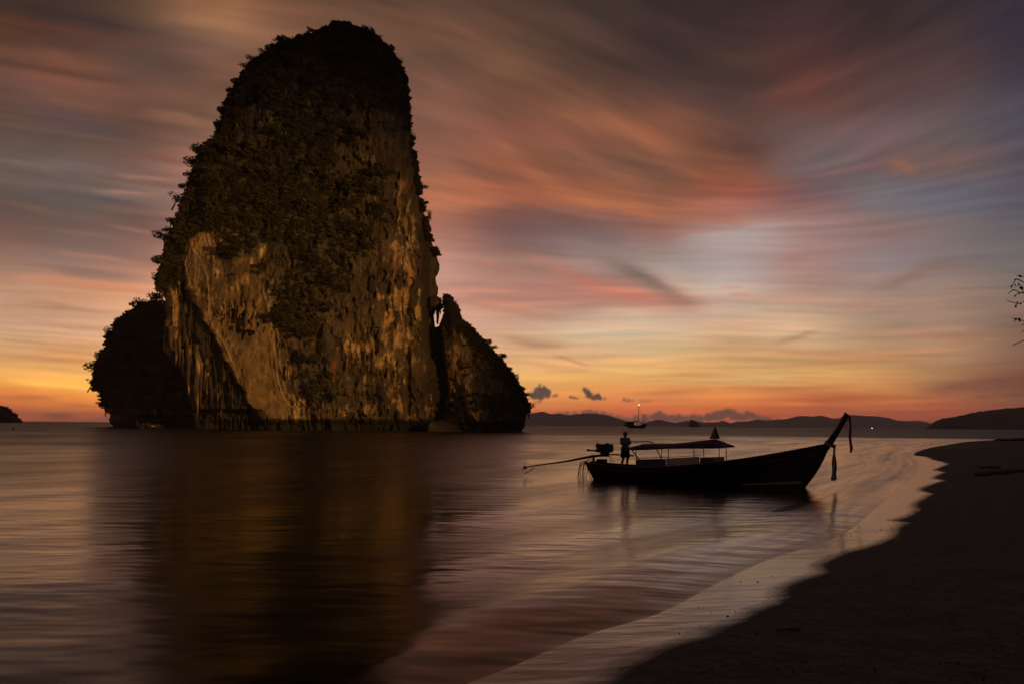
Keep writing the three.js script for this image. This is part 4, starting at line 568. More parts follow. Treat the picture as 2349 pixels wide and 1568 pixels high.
// ------------------------------------------------------------------ the boatman (x forward, y up, soles at 0)
const skin = std(.16, .09, .055, .6), shirtMat = std(.17, .155, .14, .9), shortsMat = std(.035, .033, .035, .9), capMat = std(.16, .15, .15, .85);
function makePerson(label, group) {
  const t = thing('person', label, 'person', group), S = [-1, 1];
  const hip = (s) => [0, .86, .095 * s], knee = (s) => [.03, .46, .125 * s], ankle = (s) => [-.02, .085, .15 * s], toe = (s) => [.15, .035, .18 * s], sho = (s) => [-.01, 1.335, .175 * s], elb = (s) => [.06, 1.1, .25 * s], wri = (s) => [.27, 1.19, .085 * s + .02];
  const trunk = [bone([0, .9, 0], [-.005, 1.12, 0], .125, .12), bone([-.005, 1.12, 0], [0, 1.29, 0], .125, .11), bone([0, 1.28, -.1], [0, 1.28, .1], .095, .095), bone([0, .9, -.06], [0, .9, .06], .11, .11)];
  const legs = S.flatMap((s) => [bone(hip(s), knee(s), .085, .056), bone(knee(s), [-.03, .3, .14 * s], .055, .052), bone([-.03, .3, .14 * s], ankle(s), .052, .036), bone(ankle(s), toe(s), .042, .032)]);
  const arms = S.flatMap((s) => [bone(sho(s), elb(s), .052, .04), bone(elb(s), wri(s), .04, .027)]);
  const head = [bone([0, 1.34, 0], [.015, 1.44, 0], .056, .053), ball([.025, 1.535, 0], [.095, .115, .078]), ball([.065, 1.48, 0], [.05, .05, .05]), ball([.122, 1.515, 0], [.016, .02, .013]), ball([.108, 1.475, 0], [.014, .009, .024]), ball([.02, 1.52, .08], [.022, .032, .012]), ball([.02, 1.52, -.08], [.022, .032, .012])];
  const bodyF = blend([...trunk, ...legs, ...arms, ...head], .02), eyes = S.map((s) => ball([.108, 1.543, .032 * s], [.016, .01, .016]));
  const parts = [surfaceNets((x, y, z) => Math.max(bodyF(x, y, z), -Math.min(eyes[0](x, y, z), eyes[1](x, y, z))), [-.2, -.01, -.35], [.34, 1.68, .35], .014)];
  for (const s of S) {                                  // hands closed on the rail, four fingers and a thumb each
    const w = wri(s), f = [bone(w, [w[0] + .06, w[1] + .01, w[2] - .012 * s], .026, .03)], O = [w[0] + .075, w[1] + .012, w[2] - .012 * s];
    for (let k = 0; k < 4; k++) { const z = O[2] + (k - 1.5) * .02, len = [.9, 1, .96, .78][k], a = [O[0], O[1] + .012, z], b = [O[0] + .034 * len, O[1] + .018, z], c = [O[0] + .044 * len, O[1] - .012, z], d = [O[0] + .02, O[1] - .03 * len, z]; f.push(bone(a, b, .0098, .009), bone(b, c, .009, .0085), bone(c, d, .0085, .0075)); }
    f.push(bone([O[0] - .02, O[1] - .005, O[2] - .028 * s], [O[0] + .01, O[1] - .022, O[2] - .034 * s], .011, .0095), bone([O[0] + .01, O[1] - .022, O[2] - .034 * s], [O[0] + .03, O[1] - .034, O[2] - .02 * s], .0095, .008));
    parts.push(surfaceNets(blend(f, .004), [w[0] - .03, w[1] - .07, w[2] - .07], [w[0] + .15, w[1] + .07, w[2] + .07], .0042));
  }
  part('body', mergeGeometries(parts), skin, t);
  const shirt = blend([...trunk, ...S.map((s) => bone(sho(s), [elb(s)[0] * .7, lerp(1.335, 1.1, .7), lerp(.175, .25, .7) * s], .06, .062)), bone([0, 1.33, 0], [.005, 1.38, 0], .075, .06)], .03);
  part('shirt', surfaceNets((x, y, z) => Math.max(shirt(x, y, z) - .018 - .006 * Math.sin(y * 46 + z * 19), .84 - y, y - 1.385), [-.25, .8, -.4], [.3, 1.44, .4], .014), shirtMat, t);
  const shorts = blend([bone([0, .92, -.06], [0, .92, .06], .12, .12), ...S.map((s) => bone(hip(s), [.02, .5, .135 * s], .1, .098))], .03);
  part('shorts', surfaceNets((x, y, z) => Math.max(shorts(x, y, z) - .014 - .005 * Math.sin(z * 70 + y * 13), .5 - y, y - .98), [-.25, .46, -.32], [.25, 1.02, .32], .014), shortsMat, t);
  const cap = part('cap', surfaceNets((x, y, z) => Math.max(ball([.02, 1.545, 0], [.108, .118, .092])(x, y, z), 1.565 - .12 * (x - .02) - y), [-.12, 1.5, -.12], [.16, 1.7, .12], .009), capMat, t);
  part('brim', surfaceNets((x, y, z) => Math.max(ball([.1, 1.57, 0], [.115, .02, .085])(x, y, z), .07 - x), [.03, 1.52, -.12], [.24, 1.62, .12], .009), capMat, cap);
  part('hair', surfaceNets((x, y, z) => Math.max(ball([.008, 1.53, 0], [.1, .115, .088])(x, y, z), y - 1.57, 1.46 - y, x - .01), [-.12, 1.44, -.12], [.06, 1.6, .12], .009), std(.015, .012, .01, .7), cap);
  return t;
}

// ------------------------------------------------------------------ the longtail boat (x to the bow, y up from the waterline, z towards the beach)
const bS = new V3(4.0096, 0, -36.333), bAx = new V3(.8747, 0, .48467), bN = new V3(-.48467, 0, .8747), bTurn = -Math.atan2(.48467, .8747);
function loc(px, py, off = 0) { const r = ray(px, py), o = bS.clone().addScaledVector(bN, off), t = o.clone().sub(camera.position).dot(bN) / r.dot(bN), p = camera.position.clone().addScaledVector(r, t).sub(bS); return [p.dot(bAx), p.y, off]; }
const woodTex = texture(512, (x, y) => { const s = 0.7 + .25 * noise(x * 6, y * 90, 6, 90) + .25 * noise(x * 14, y * 40, 14, 40); return [s, s * .95, s * .9]; }, 1, true);
const hullMat = std(.06, .026, .019, .55, { map: woodTex }), trimMat = std(.10, .035, .025, .5), darkWood = std(.06, .04, .028, .7, { map: woodTex }), ironMat = std(.035, .032, .03, .5, { metalness: .4 }), railMat = std(.3, .29, .28, .45, { metalness: .5 }), ropeMat = std(.09, .075, .055, .9);
const gunX = [[0, -.55], [1, 9.78]], gY = curve([[-.55, .74], [0, .70], [.5, .67], [1.5, .63], [2.4, .64], [3.3, .69], [4.3, .78], [5.2, .89], [6.3, 1.06], [7.36, 1.25], [8.39, 1.46], [9.2, 1.64], [9.8, 1.78]]), gW = curve([[0, .36], [.06, .5], [.14, .68], [.25, .83], [.4, .92], [.55, .88], [.68, .74], [.8, .52], [.9, .28], [.96, .12], [1, .035]]);
const smooth3 = (f) => (x, w = .35) => (f(x - w) + 2 * f(x) + f(x + w)) / 4;
const gYs = smooth3(gY), gWs = (k) => (gW(k - .03) + 2 * gW(k) + gW(k + .03)) / 4;
function hullAt(k, q, side, proud = 0) {               // k along 0..1, q keel 0 .. gunwale 1
  const gs = lerp(-.55, 9.78, k), g = [gs, gYs(gs), gWs(k)], ks = lerp(-.1, 8.55, Math.pow(k, 1.0)), kl = [ks, -.28, .02 + .10 * Math.sin(Math.PI * k)], e = Math.pow(q, .62 + .5 * k), lap = .012 * (1 - ((q * 7) % 1)) * (q < .99 ? 1 : 0);
  return new V3(lerp(kl[0], g[0], q + .12 * Math.sin(Math.PI * q) * step(k, .75, 1)), lerp(kl[1], g[1], q), side * (lerp(kl[2], g[2], e) + (lap + proud) * (k < .985 ? 1 : .2)));
}
function hullGeo() {
  const list = []; for (const s of [-1, 1]) list.push(gridGeo(70, 42, (i, j) => hullAt(i / 70, j / 42, s), (i, j) => [i / 10, j / 42]));
  list.push(gridGeo(6, 42, (i, j) => { const a = hullAt(0, j / 42, -1), b = hullAt(0, j / 42, 1); return a.lerp(b, i / 6); }, (i, j) => [i / 12, j / 42]));
  return merge(list);
}
const onHull = (k, y, side, proud) => { const g = gYs(lerp(-.55, 9.78, k)); return hullAt(k, clamp((y + .28) / (g + .28), 0, 1), side, proud); };
const kOf = (s) => (s + .55) / 10.33;
function kFor(s, y) { let k = .5; for (let i = 0; i < 30; i++) { const p = onHull(k, y, 1, 0); k += (s - p.x) / 10.33; } return k; }

function makeBoat(name, label, group) {
  const b = thing(name, label, 'longtail boat', group);
  part('hull', hullGeo(), hullMat, b);
  for (const s of [-1, 1]) {
    const path = []; for (let i = 0; i <= 40; i++) { const p = hullAt(i / 40, 1, s); path.push([p.x, p.y + .015, p.z]); } part('gunwale_rail', tube(path, .038, 90, 8), trimMat, b);
    const low = []; for (let i = 0; i <= 40; i++) { const p = hullAt(i / 40, .84, s, .012); low.push(p); } part('rubbing_strake', tube(low, .022, 90, 6), trimMat, b);
  }
  part('deck', gridGeo(40, 4, (i, j) => { const k = lerp(.03, .95, i / 40), s = lerp(-.55, 9.78, k); return new V3(s, gYs(s) - (k < .16 || k > .66 ? .05 : .16), (j / 4 * 2 - 1) * (gWs(k) - .03)); }, (i, j) => [i / 6, j / 4]), darkWood, b);
  for (const s of [2.1, 3.0, 3.9, 4.8]) part('bench', box(.26, .035, 1.5, s, gYs(s) + .02, 0), darkWood, b);
  // pale boot stripe at the bow
  for (const sd of [-1, 1]) part('boot_stripe', gridGeo(40, 3, (i, j) => { const t = i / 40, s = lerp(6.4, 8.66, t), y = lerp(.0 + .13 * t, lerp(.05, .27, t), j / 3) + .04; return onHull(kFor(s, y), y, sd, .02); }), std(.24, .25, .16, .6), b);
  // prow post with its cloths
  const prow = [[9.55, 1.55], [9.8, 1.86], [10.02, 2.2], [10.2, 2.5], [10.36, 2.78], [10.44, 2.93]], pw = [.30, .26, .22, .2, .2, .21];
  const pg = []; for (let i = 0; i < 5; i++) { const a = prow[i], c = prow[i + 1]; pg.push(gridGeo(8, 1, (u, w) => { const q = u / 8 * 6.28318, o = w ? c : a, r = w ? pw[i + 1] : pw[i], n = prow[Math.min(5, i + w + 1)], m = prow[Math.max(0, i + w - 1)], dx = n[0] - m[0], dy = n[1] - m[1], L = Math.hypot(dx, dy); const ca = Math.cos(q) * r / 2; return new V3(o[0] + dy / L * ca, o[1] - dx / L * ca, Math.sin(q) * .065); })); }
  pg.push(box(.24, .05, .15, 10.45, 2.93, 0, 0, .96 - 1.5708)); part('prow_post', merge(pg), hullMat, b);
  const ring = (x, y, r, th, m, nm) => part(nm, new THREE.TorusGeometry(r, th, 8, 18).scale(1, 1, .62).rotateX(Math.PI / 2).rotateZ(-.62).translate(x, y, 0), m, b);
  const white = std(.42, .38, .34, .9), red = std(.3, .03, .04, .9), green = std(.07, .16, .05, .9), darkCloth = std(.07, .05, .08, .9);
  ring(9.74, 1.74, .17, .035, white, 'prow_sash'); ring(9.78, 1.80, .165, .032, red, 'prow_sash'); ring(10.36, 2.77, .125, .024, green, 'prow_sash'); ring(10.40, 2.84, .125, .02, darkCloth, 'prow_sash');
  part('sash_knot', new THREE.IcosahedronGeometry(.075, 2).translate(9.93, 1.7, 0), red, b);
  const ribbon = (x0, y0, x1, y1, z, w, m, k) => part('ribbon', gridGeo(3, 18, (i, j) => { const t = j / 18; return new V3(lerp(x0, x1, t) + (i / 3 - .5) * w * (1 + .5 * t) + .02 * Math.sin(t * 9 + k), lerp(y0, y1, t), z + .03 * Math.sin(t * 7 + k * 2 + i)); }), m, b);
  ribbon(9.93, 1.64, 9.82, .36, .04, .055, red, 1); ribbon(9.94, 1.64, 9.90, .34, 0, .06, green, 2); ribbon(9.95, 1.64, 9.96, .38, -.04, .05, darkCloth, 3); ribbon(9.95, 1.6, 9.88, .42, .07, .05, white, 4);
  ribbon(10.53, 2.82, 10.56, 1.56, .02, .06, red, 5); ribbon(10.54, 2.82, 10.52, 1.45, -.03, .06, darkCloth, 6); part('sash_knot', new THREE.IcosahedronGeometry(.06, 2).translate(10.53, 2.83, 0), red, b);
  // lettering on the bow: a line of looped letters and a number, a short line below
  {
    const cv = document.createElement('canvas'); cv.width = 1024; cv.height = 256; const c = cv.getContext('2d'); c.clearRect(0, 0, 1024, 256); c.lineWidth = 11; c.lineCap = 'round'; c.lineJoin = 'round';
    const G = { s: [[4, 40, 4, 20, 22, 8, 40, 20, 40, 62], [22, 34, 4, 62], [40, 20, 52, 4]], i: [[2, -12, 20, -26, 42, -12, 2, -12]], l: [[6, 62, 6, 40, 24, 34, 24, 62], [6, 20, 22, 8, 40, 20, 40, 62]], e: [[14, 8, 14, 56, 22, 62]], o: [[20, 36, 8, 36, 8, 60, 40, 60, 40, 20, 22, 8, 6, 18]], k: [[8, 62, 8, 26, 4, 20, 22, 8, 40, 20, 40, 62]], r: [[30, 62, 30, 40, 12, 36, 12, 12, 38, 10]], u: [[24, 74, 30, 84]], t: [[8, -10, 14, -24, 24, -12, 36, -26]], p: [[6, 12, 14, 12, 14, 60, 42, 60, 42, -8]] };
    const put = (seq, x, y, sc) => { for (const w of seq) { for (const st of w.g ?? []) for (const ln of G[st]) { c.strokeStyle = w.c; c.beginPath(); for (let i = 0; i < ln.length; i += 2) { const X = x + ln[i] * sc, Y = y + ln[i + 1] * sc; i ? c.lineTo(X, Y) : c.moveTo(X, Y); } c.stroke(); } x += (w.w ?? 56) * sc; } };
    const Y = '#a08420', R = '#8a3424', O = '#94501f'; put([{ g: ['s', 'i'], c: Y }, { g: ['l', 'i'], c: O }, { g: ['e'], c: O, w: 36 }, { g: ['o'], c: R }, { g: ['k'], c: R }, { g: ['k'], c: R }, { g: ['r', 'u', 't'], c: R, w: 46 }, { g: ['p'], c: R }], 30, 62, 1.35);
    c.fillStyle = R; c.font = 'bold 108px sans-serif'; c.fillText('1144', 740, 150); put([{ g: ['k'], c: Y }, { g: ['s'], c: Y }, { g: ['e'], c: O, w: 36 }, { g: ['l'], c: O }, { g: ['p'], c: O }], 190, 190, .8);
    const t = new THREE.CanvasTexture(cv); t.colorSpace = THREE.SRGBColorSpace;
    part('lettering', gridGeo(30, 6, (i, j) => { const s = lerp(7.4, 9.32, i / 30), top = lerp(1.10, 1.50, i / 30), y = lerp(top - .34, top, j / 6); return onHull(kFor(s, y), y, 1, .022); }), new THREE.MeshStandardMaterial({ map: t, transparent: true, roughness: .6 }), b);
  }
  // canopy on posts
  const zc = .86, eave = (s) => 1.40 + .042 * (s - 1.5), crown = curve([[1.5, 1.43], [1.75, 1.53], [2.1, 1.62], [3.4, 1.69], [4.3, 1.77], [5.0, 1.85], [5.25, 1.88], [5.5, 1.80], [5.86, 1.64]]), roof = (s, w) => { const e = eave(s), c = crown(s); return e + (Math.max(c, e + .01) - e) * Math.pow(1 - Math.abs(w) ** 2.2, .9) - .015 * Math.sin(s * 2.1 + w * 3); };
  const cols = new Uint8Array(256 * 64 * 4); for (let y = 0; y < 64; y++) for (let x = 0; x < 256; x++) { const q = [[52, 36, 60], [96, 58, 66], [52, 36, 60], [120, 82, 84], [60, 40, 66], [88, 52, 60], [48, 34, 58]][Math.floor((y + 5 * noise(x / 30, 2)) / 9.2) % 7] ?? [52, 36, 60]; cols.set([...q, 255], (y * 256 + x) * 4); }
  const stripes = new THREE.DataTexture(cols, 256, 64); stripes.colorSpace = THREE.SRGBColorSpace; stripes.magFilter = THREE.LinearFilter; stripes.needsUpdate = true;
  const can = part('canopy', merge([gridGeo(44, 20, (i, j) => { const s = lerp(1.5, 5.86, i / 44), w = j / 20 * 2 - 1; return new V3(s, roof(s, w), w * zc); }), gridGeo(44, 20, (i, j) => { const s = lerp(1.5, 5.86, i / 44), w = j / 20 * 2 - 1; return new V3(s, roof(s, w) - .025, w * (zc - .005)); })]), std(1, 1, 1, .75, { map: stripes }), b);
  for (const z of [-1, 1]) { const e = []; for (let i = 0; i <= 20; i++) { const s = lerp(1.5, 5.86, i / 20); e.push([s, roof(s, z) - .012, z * zc]); } part('canopy_hem', tube(e, .022, 50, 6), darkCloth, can); }
  for (const px of [1459, 1533, 1614, 1666]) { const z = .78, a = loc(px, 1030, z), f = loc(px, 1056, z); part('canopy_post', rod([f[0] + .02, gYs(f[0]) - .02, z], [a[0], roof(a[0], z / zc) - .02, z], .018, .018, 8), railMat, b); }
  for (const px of [1459, 1518, 1592, 1650]) { const z = -.78, a = loc(px, 1030, z); part('canopy_post', rod([a[0], gYs(a[0]) - .02, z], [a[0], roof(a[0], z / zc) - .02, z], .018, .018, 8), railMat, b); }
  const z0 = .8, panel = (pa, pb, ya, yb, m, nm) => { const a = loc(pa, ya, z0), c = loc(pb, yb, z0), A = gYs(a[0]) - .02, B = gYs(c[0]) - .02; const sh = new THREE.Shape([[a[0], A], [c[0], B], [c[0], c[1]], [a[0], a[1]]].map(([x, y]) => new THREE.Vector2(x, y))); part('side_panel', new THREE.ExtrudeGeometry(sh, { depth: .03, bevelEnabled: true, bevelSize: .006, bevelThickness: .006, bevelSegments: 2 }).translate(0, 0, z0 - .03), m, b).userData.label = nm; };
  panel(1460, 1527, 1053, 1051.5, std(.06, .035, .12, .7), 'dark purple side panel'); panel(1528.5, 1604, 1051, 1046.5, std(.42, .38, .26, .7), 'cream side panel'); panel(1606, 1638, 1048.5, 1047.5, std(.07, .055, .035, .7), 'dark brown side panel'); panel(1639, 1661, 1047.5, 1047, std(.16, .19, .16, .7), 'grey-green side panel');
  { const a = loc(1460, 1050, z0), m = loc(1540, 1047.5, z0), c = loc(1610, 1043, z0); part('side_rail', tube([a, m, c], .014, 24, 6), railMat, b); }
  { const P = [[1466, 1052], [1456, 1039], [1446, 1026], [1442, 1017], [1446, 1013], [1456, 1012.3], [1475, 1012], [1491, 1012.2], [1498, 1015], [1505, 1026], [1512, 1040], [1518, 1050]].map(([x, y]) => loc(x, y, .42)); part('hoop_rail', tube(P, .025, 60, 8), railMat, b); }
  // engine on its pivot with the long shaft
  const eng = part('engine', merge([box(.56, .34, .36, .2, 1.40, 0), box(.34, .14, .42, .06, 1.52, 0), box(.26, .3, .34, .42, 1.38, 0), box(.34, .2, .26, .25, 1.13, 0), new THREE.CylinderGeometry(.15, .15, .1, 20).rotateX(Math.PI / 2).translate(.42, 1.36, .22), new THREE.CylinderGeometry(.12, .12, .1, 20).rotateX(Math.PI / 2).translate(.08, 1.34, .22), new THREE.SphereGeometry(.11, 14, 10).translate(-.02, 1.52, .08), new THREE.CylinderGeometry(.09, .1, .14, 14).translate(.36, 1.57, 0), rod([-.1, 1.58, .05], [-.1, 1.78, .05], .015), rod([.02, 1.05, .1], [.5, 1.08, .1], .03), box(.1, .12, .1, -.08, 1.3, .16)]), ironMat, b);
  part('radiator', merge([box(.07, .36, .4, .53, 1.42, 0), ...[...Array(9)].map((_, i) => box(.012, .3, .36, .57, 1.42, -.0 + 0 * i).translate(.004 * (i % 2), 0, 0)), new THREE.CylinderGeometry(.16, .16, .03, 24).rotateZ(Math.PI / 2).translate(.6, 1.42, 0)]), std(.08, .03, .02, .6), eng);
  part('exhaust', merge([rod([-.05, 1.28, .12], [-.42, 1.3, .14], .035), rod([-.42, 1.3, .14], [-.56, 1.32, .15], .05, .05)]), ironMat, eng);
  const A = loc(1360, 1047), E = loc(1206, 1070), K = loc(1300, 1057);
  part('drive_shaft', merge([rod([.45, 1.12, 0], [A[0], A[1] + .03, 0], .06, .055), rod([A[0], A[1] + .03, 0], [K[0], K[1], 0], .06, .045), rod([K[0], K[1], 0], [E[0], E[1], 0], .04, .025)]), ironMat, eng);
  part('propeller', merge([new THREE.SphereGeometry(.05, 12, 8), ...[0, 1, 2].map((k) => new THREE.SphereGeometry(.1, 12, 8).scale(.16, 1, .5).translate(0, .11, 0).rotateY(.5).rotateX(k * 2.094)), tube([[.5, -.02, 0], [.3, -.16, 0], [.06, -.28, 0], [-.02, -.3, 0]], .02, 16, 6)].map((g) => g.translate(E[0] - .05, E[1], 0))), ironMat, eng);
  part('tiller', merge([rod([.4, 1.14, .02], [1.45, 1.13, .16], .03, .03), rod([1.4, 1.13, .155], [1.72, 1.11, .2], .036, .036)]), std(.16, .12, .07, .6), eng);
  part('engine_mount', merge([rod([-.3, .72, 0], [-.3, 1.1, 0], .07, .05), box(.5, .06, .5, -.1, .78, 0), box(.36, .16, .4, .1, .84, 0), rod([.62, .7, .1], [.5, 1.08, .08], .014), rod([.7, .68, -.1], [.5, 1.08, -.08], .014)]), darkWood, b);
  const r = rng(12); for (let i = 0; i < 9; i++) { const x = -.5 - .06 * i * r() - .03 * i, t = tube([[-.42 - .02 * i, .98 - .02 * i, .05 * (r() - .5)], [-.62 - .04 * i, .66 + .1 * r(), .1 * (r() - .5)], [x - .12, .42, .15 * (r() - .5)], [x - .16, .02 - .1 * r(), .15 * (r() - .5)]], .013, 24, 5); part('hanging_rope', t, ropeMat, b); }
  part('hanging_rope', tube([[-.35, .9, .1], [-.52, .55, .14], [-.42, .2, .16], [-.3, -.05, .1]], .016, 24, 5), ropeMat, b);
  return b;
}
const boat = makeBoat('longtail_boat', 'dark wooden longtail boat with striped canopy lying off the beach'); boat.position.copy(bS); boat.rotation.y = bTurn;
const inBoat = (x, y, z) => bS.clone().addScaledVector(bAx, x).addScaledVector(bN, z).add(new V3(0, y, 0));
const man = makePerson('boatman in pale shirt, dark shorts and cap standing at the stern of the longtail boat'); man.position.copy(inBoat(1.3, gYs(1.25) - .12, .22)); man.rotation.y = bTurn - .5; man.scale.setScalar(1.0);
{ // pennant standing on the canopy
  const f = thing('flag', 'small drooping yellow and dark flag on the roof of the longtail boat', 'flag'); f.position.copy(inBoat(5.24, 1.86, 0)); f.rotation.y = bTurn;
  part('flagpole', rod([.02, -.04, 0], [.03, .62, 0], .012, .008, 8), railMat, f);
  const fold_ = (x0, x1, c, k) => part('flag_cloth', gridGeo(8, 14, (i, j) => { const t = j / 14, a = lerp(x0, x1, i / 8); return new V3(.03 + a * t * .34, .6 - .56 * t, .05 * Math.sin(i * .9 + k) * t); }), c, f);
  fold_(-.75, -.1, std(.42, .26, .03, .9), 1); fold_(-.25, .12, std(.25, .05, .02, .9), 3); fold_(.08, .3, std(.4, .38, .36, .9), 4); fold_(.26, .55, std(.03, .03, .06, .9), 2);
}
{ // a second longtail moored under the ridge, with people
  const b2 = boat.clone(); b2.name = numbered('longtail_boat'); scene.add(b2); const p = ground(346, 981.5); b2.position.copy(p); b2.rotation.y = Math.PI + .12; b2.userData = { label: 'distant longtail boat moored in the shadow under the wooded ridge', category: 'longtail boat' }; b2.translateX(-4.6);
  for (const [dx, h, c, l] of [[3.2, 0, 0, 'figure standing on the distant moored boat, nearest its bow'], [2.2, .05, 1, 'figure in the middle of the three on the distant moored boat'], [1.3, 0, 2, 'figure standing next to the canopy of the distant moored boat']]) { const m = man.clone(); m.name = numbered('person'); scene.add(m); m.userData = { label: l, category: 'person' }; m.position.copy(p).add(new V3(-dx - .2, .62 + h, 0)); m.rotation.y = 1.2 * c; }
}

// ------------------------------------------------------------------ far boats, buoys
{ // the two-masted boat at anchor; its drawing scale: one unit 0.024 m at 1000 m
  const j = thing('sailing_junk', 'dark two-masted wooden boat at anchor with a bright masthead lamp', 'sailing boat'), o = at(1466.2, 980.4, 1000), U = 0.024; j.position.set(o.x, 0, o.z);
  const X = (x) => (x - 1280) * U, Y = (y) => (1446 - y) * U, wood = std(.03, .022, .016, .8), roofM = std(.035, .02, .016, .8);
  const taper = (g, z0) => { const p = g.attributes.position; for (let i = 0; i < p.count; i++) { const t = (p.getX(i) - X(455)) / (X(1700) - X(455)), low = clamp(1 - p.getY(i) / 4, 0, 1); p.setZ(i, (p.getZ(i) - z0 / 2) * Math.pow(Math.max(.03, 1 - Math.abs(2 * t - 1) ** 3.2), .6) * (1 - .45 * low)); } g.computeVertexNormals(); return g; };
  const shape = (pts) => new THREE.Shape(pts.map(([x, y]) => new THREE.Vector2(X(x), Y(y))));
  const sub = (pts) => { const out = []; pts.forEach((p, i) => { const q = pts[(i + 1) % pts.length]; for (let k = 0; k < 6; k++) out.push([lerp(p[0], q[0], k / 6), lerp(p[1], q[1], k / 6)]); }); return out; };
  part('hull', taper(new THREE.ExtrudeGeometry(shape(sub([[455, 1265], [470, 1310], [500, 1345], [715, 1372], [760, 1470], [1560, 1470], [1640, 1300], [1705, 1246], [1640, 1195], [1590, 1190], [1460, 1240], [1200, 1330], [1060, 1290], [1000, 1262]])), { depth: 5.6, bevelEnabled: false, steps: 6 }), 5.6), wood, j);
  const cab = part('cabin', box(X(1010) - X(620), 4.1, 3.6, (X(620) + X(1010)) / 2, Y(1200), 0), wood, j); for (const [x, w] of [[700, 60], [800, 60], [900, 60]]) part('window', box(w * U, .9, .05, X(x), Y(1195), 1.82), std(.03, .035, .02, .2), cab);
  part('roof', merge([box(X(1310) - X(372), .34, 4.4, (X(372) + X(1310)) / 2, Y(1104), 0, 0, -.075), box(X(1540) - X(1290), .3, 3.4, (X(1290) + X(1540)) / 2, Y(1138), 0, 0, -.02)]), roofM, j);
  part('furled_sail', tube([[X(965), Y(1078), 0], [X(1100), Y(1085), 0], [X(1200), Y(1068), 0], [X(1300), Y(1052), 0]], .5, 24, 8).scale(1, 1, .8), roofM, j); part('furled_sail', tube([[X(1340), Y(1215), 0], [X(1420), Y(1160), 0], [X(1590), Y(1098), 0]], .38, 20, 8), roofM, j);
  for (const x of [515, 590, 1160, 1430]) for (const z of [-1.7, 1.7]) part('post', rod([X(x), Y(1290), z * (x > 1300 ? .6 : 1)], [X(x), Y(1115), z * (x > 1300 ? .6 : 1)], .16), wood, j);
  part('main_mast', rod([X(1282), Y(1440), 0], [X(1278), Y(262), 0], .36, .2, 10), wood, j); part('fore_mast', rod([X(1525), Y(1240), 0], [X(1531), Y(695), 0], .32, .2, 10), wood, j); part('bowsprit', rod([X(1600), Y(1215), 0], [X(1702), Y(1246), 0], .2, .1), wood, j);
  for (const [a, c] of [[[1280, 300], [1490, 1080]], [[1278, 320], [1208, 1090]], [[1278, 320], [1216, 1090]]]) part('stay', rod([X(a[0]), Y(a[1]), 0], [X(c[0]), Y(c[1]), .8], .07, .07, 5), wood, j);
  part('tackle', merge([box(1.4, 1.2, 1.6, X(1480), Y(1225), 0), box(.8, 1.8, 1, X(1600), Y(1190), 0), box(1.2, 1.4, 1.2, X(1200), Y(1290), 0), rod([X(1360), Y(1290), 0], [X(1330), Y(1210), .5], .2), box(.5, 1.1, .5, X(1580), Y(1105), 0)]), wood, j);
  part('mast_lamp', new THREE.SphereGeometry(.62, 14, 10).translate(X(1280), Y(238), 0), new THREE.MeshStandardMaterial({ color: 0x222222, emissive: new THREE.Color(1, .86, .6), emissiveIntensity: 3 }), j);
  const pl = new THREE.PointLight(new THREE.Color(1, .85, .6), 8); pl.position.set(o.x + X(1280), Y(238), o.z + .9); pl.castShadow = true; pl.shadow.radius = 20; scene.add(pl);
}
{ const y = thing('motor_yacht', 'tiny lit white boat below the far hills right of the prow', 'motor boat'), o = at(2001, 982, 3000); y.position.set(o.x, 0, o.z); const w = std(.7, .68, .64, .5);
  const sh = new THREE.Shape([[-5, 2.2], [-4.4, 0], [3.4, 0], [5.6, 2.6]].map(([a, c]) => new THREE.Vector2(a, c))); part('hull', new THREE.ExtrudeGeometry(sh, { depth: 3, bevelEnabled: true, bevelSize: .2, bevelThickness: .3 }).translate(0, 0, -1.5), w, y);
  part('cabin', box(5, 2.2, 2.6, -.6, 3.4, 0), w, y); part('upper_deck', box(3.2, 1.6, 2.2, -1.4, 5.2, 0), w, y); part('cabin_light', box(4.6, 1.5, .1, -.6, 3.4, 1.36), new THREE.MeshStandardMaterial({ color: 0x222222, emissive: new THREE.Color(1, .9, .78), emissiveIntensity: 1.6 }), y); part('mast', rod([-2.4, 6, 0], [-2.8, 9, 0], .12), w, y);
  const pl = new THREE.PointLight(new THREE.Color(1, .9, .78), 30); pl.position.set(o.x - .6, 3.4, o.z + 2.2); pl.shadow.radius = 20; scene.add(pl); }
{ const m = thing('channel_marker', 'small channel marker with a red lamp right of the rock island', 'marker'), o = at(1227, 975, 1000); m.position.set(o.x, 0, o.z); const k = std(.05, .05, .05, .7);
  part('float', new THREE.CylinderGeometry(1.0, .8, 1, 14).translate(0, .3, 0), k, m); part('pole', rod([0, .7, 0], [0, 3.4, 0], .1), k, m); part('red_lamp', new THREE.SphereGeometry(.32, 10, 8).translate(0, 3.7, 0), new THREE.MeshStandardMaterial({ color: 0x200000, emissive: new THREE.Color(1, .12, .05), emissiveIntensity: 1.4 }), m);
  const pl = new THREE.PointLight(new THREE.Color(1, .12, .05), 2); pl.position.set(o.x, 3.7, o.z + .4); scene.add(pl); }
{ const b = thing('buoy', 'round dark mooring buoy on the water at the left', 'buoy'), o = ground(29, 985.5); b.position.set(o.x, 0, o.z); part('float', new THREE.SphereGeometry(.36, 20, 14).scale(1, .92, 1).translate(0, .2, 0), std(.03, .025, .02, .6), b); part('mooring_eye', new THREE.TorusGeometry(.09, .025, 8, 14).translate(0, .58, 0), ironMat, b); }

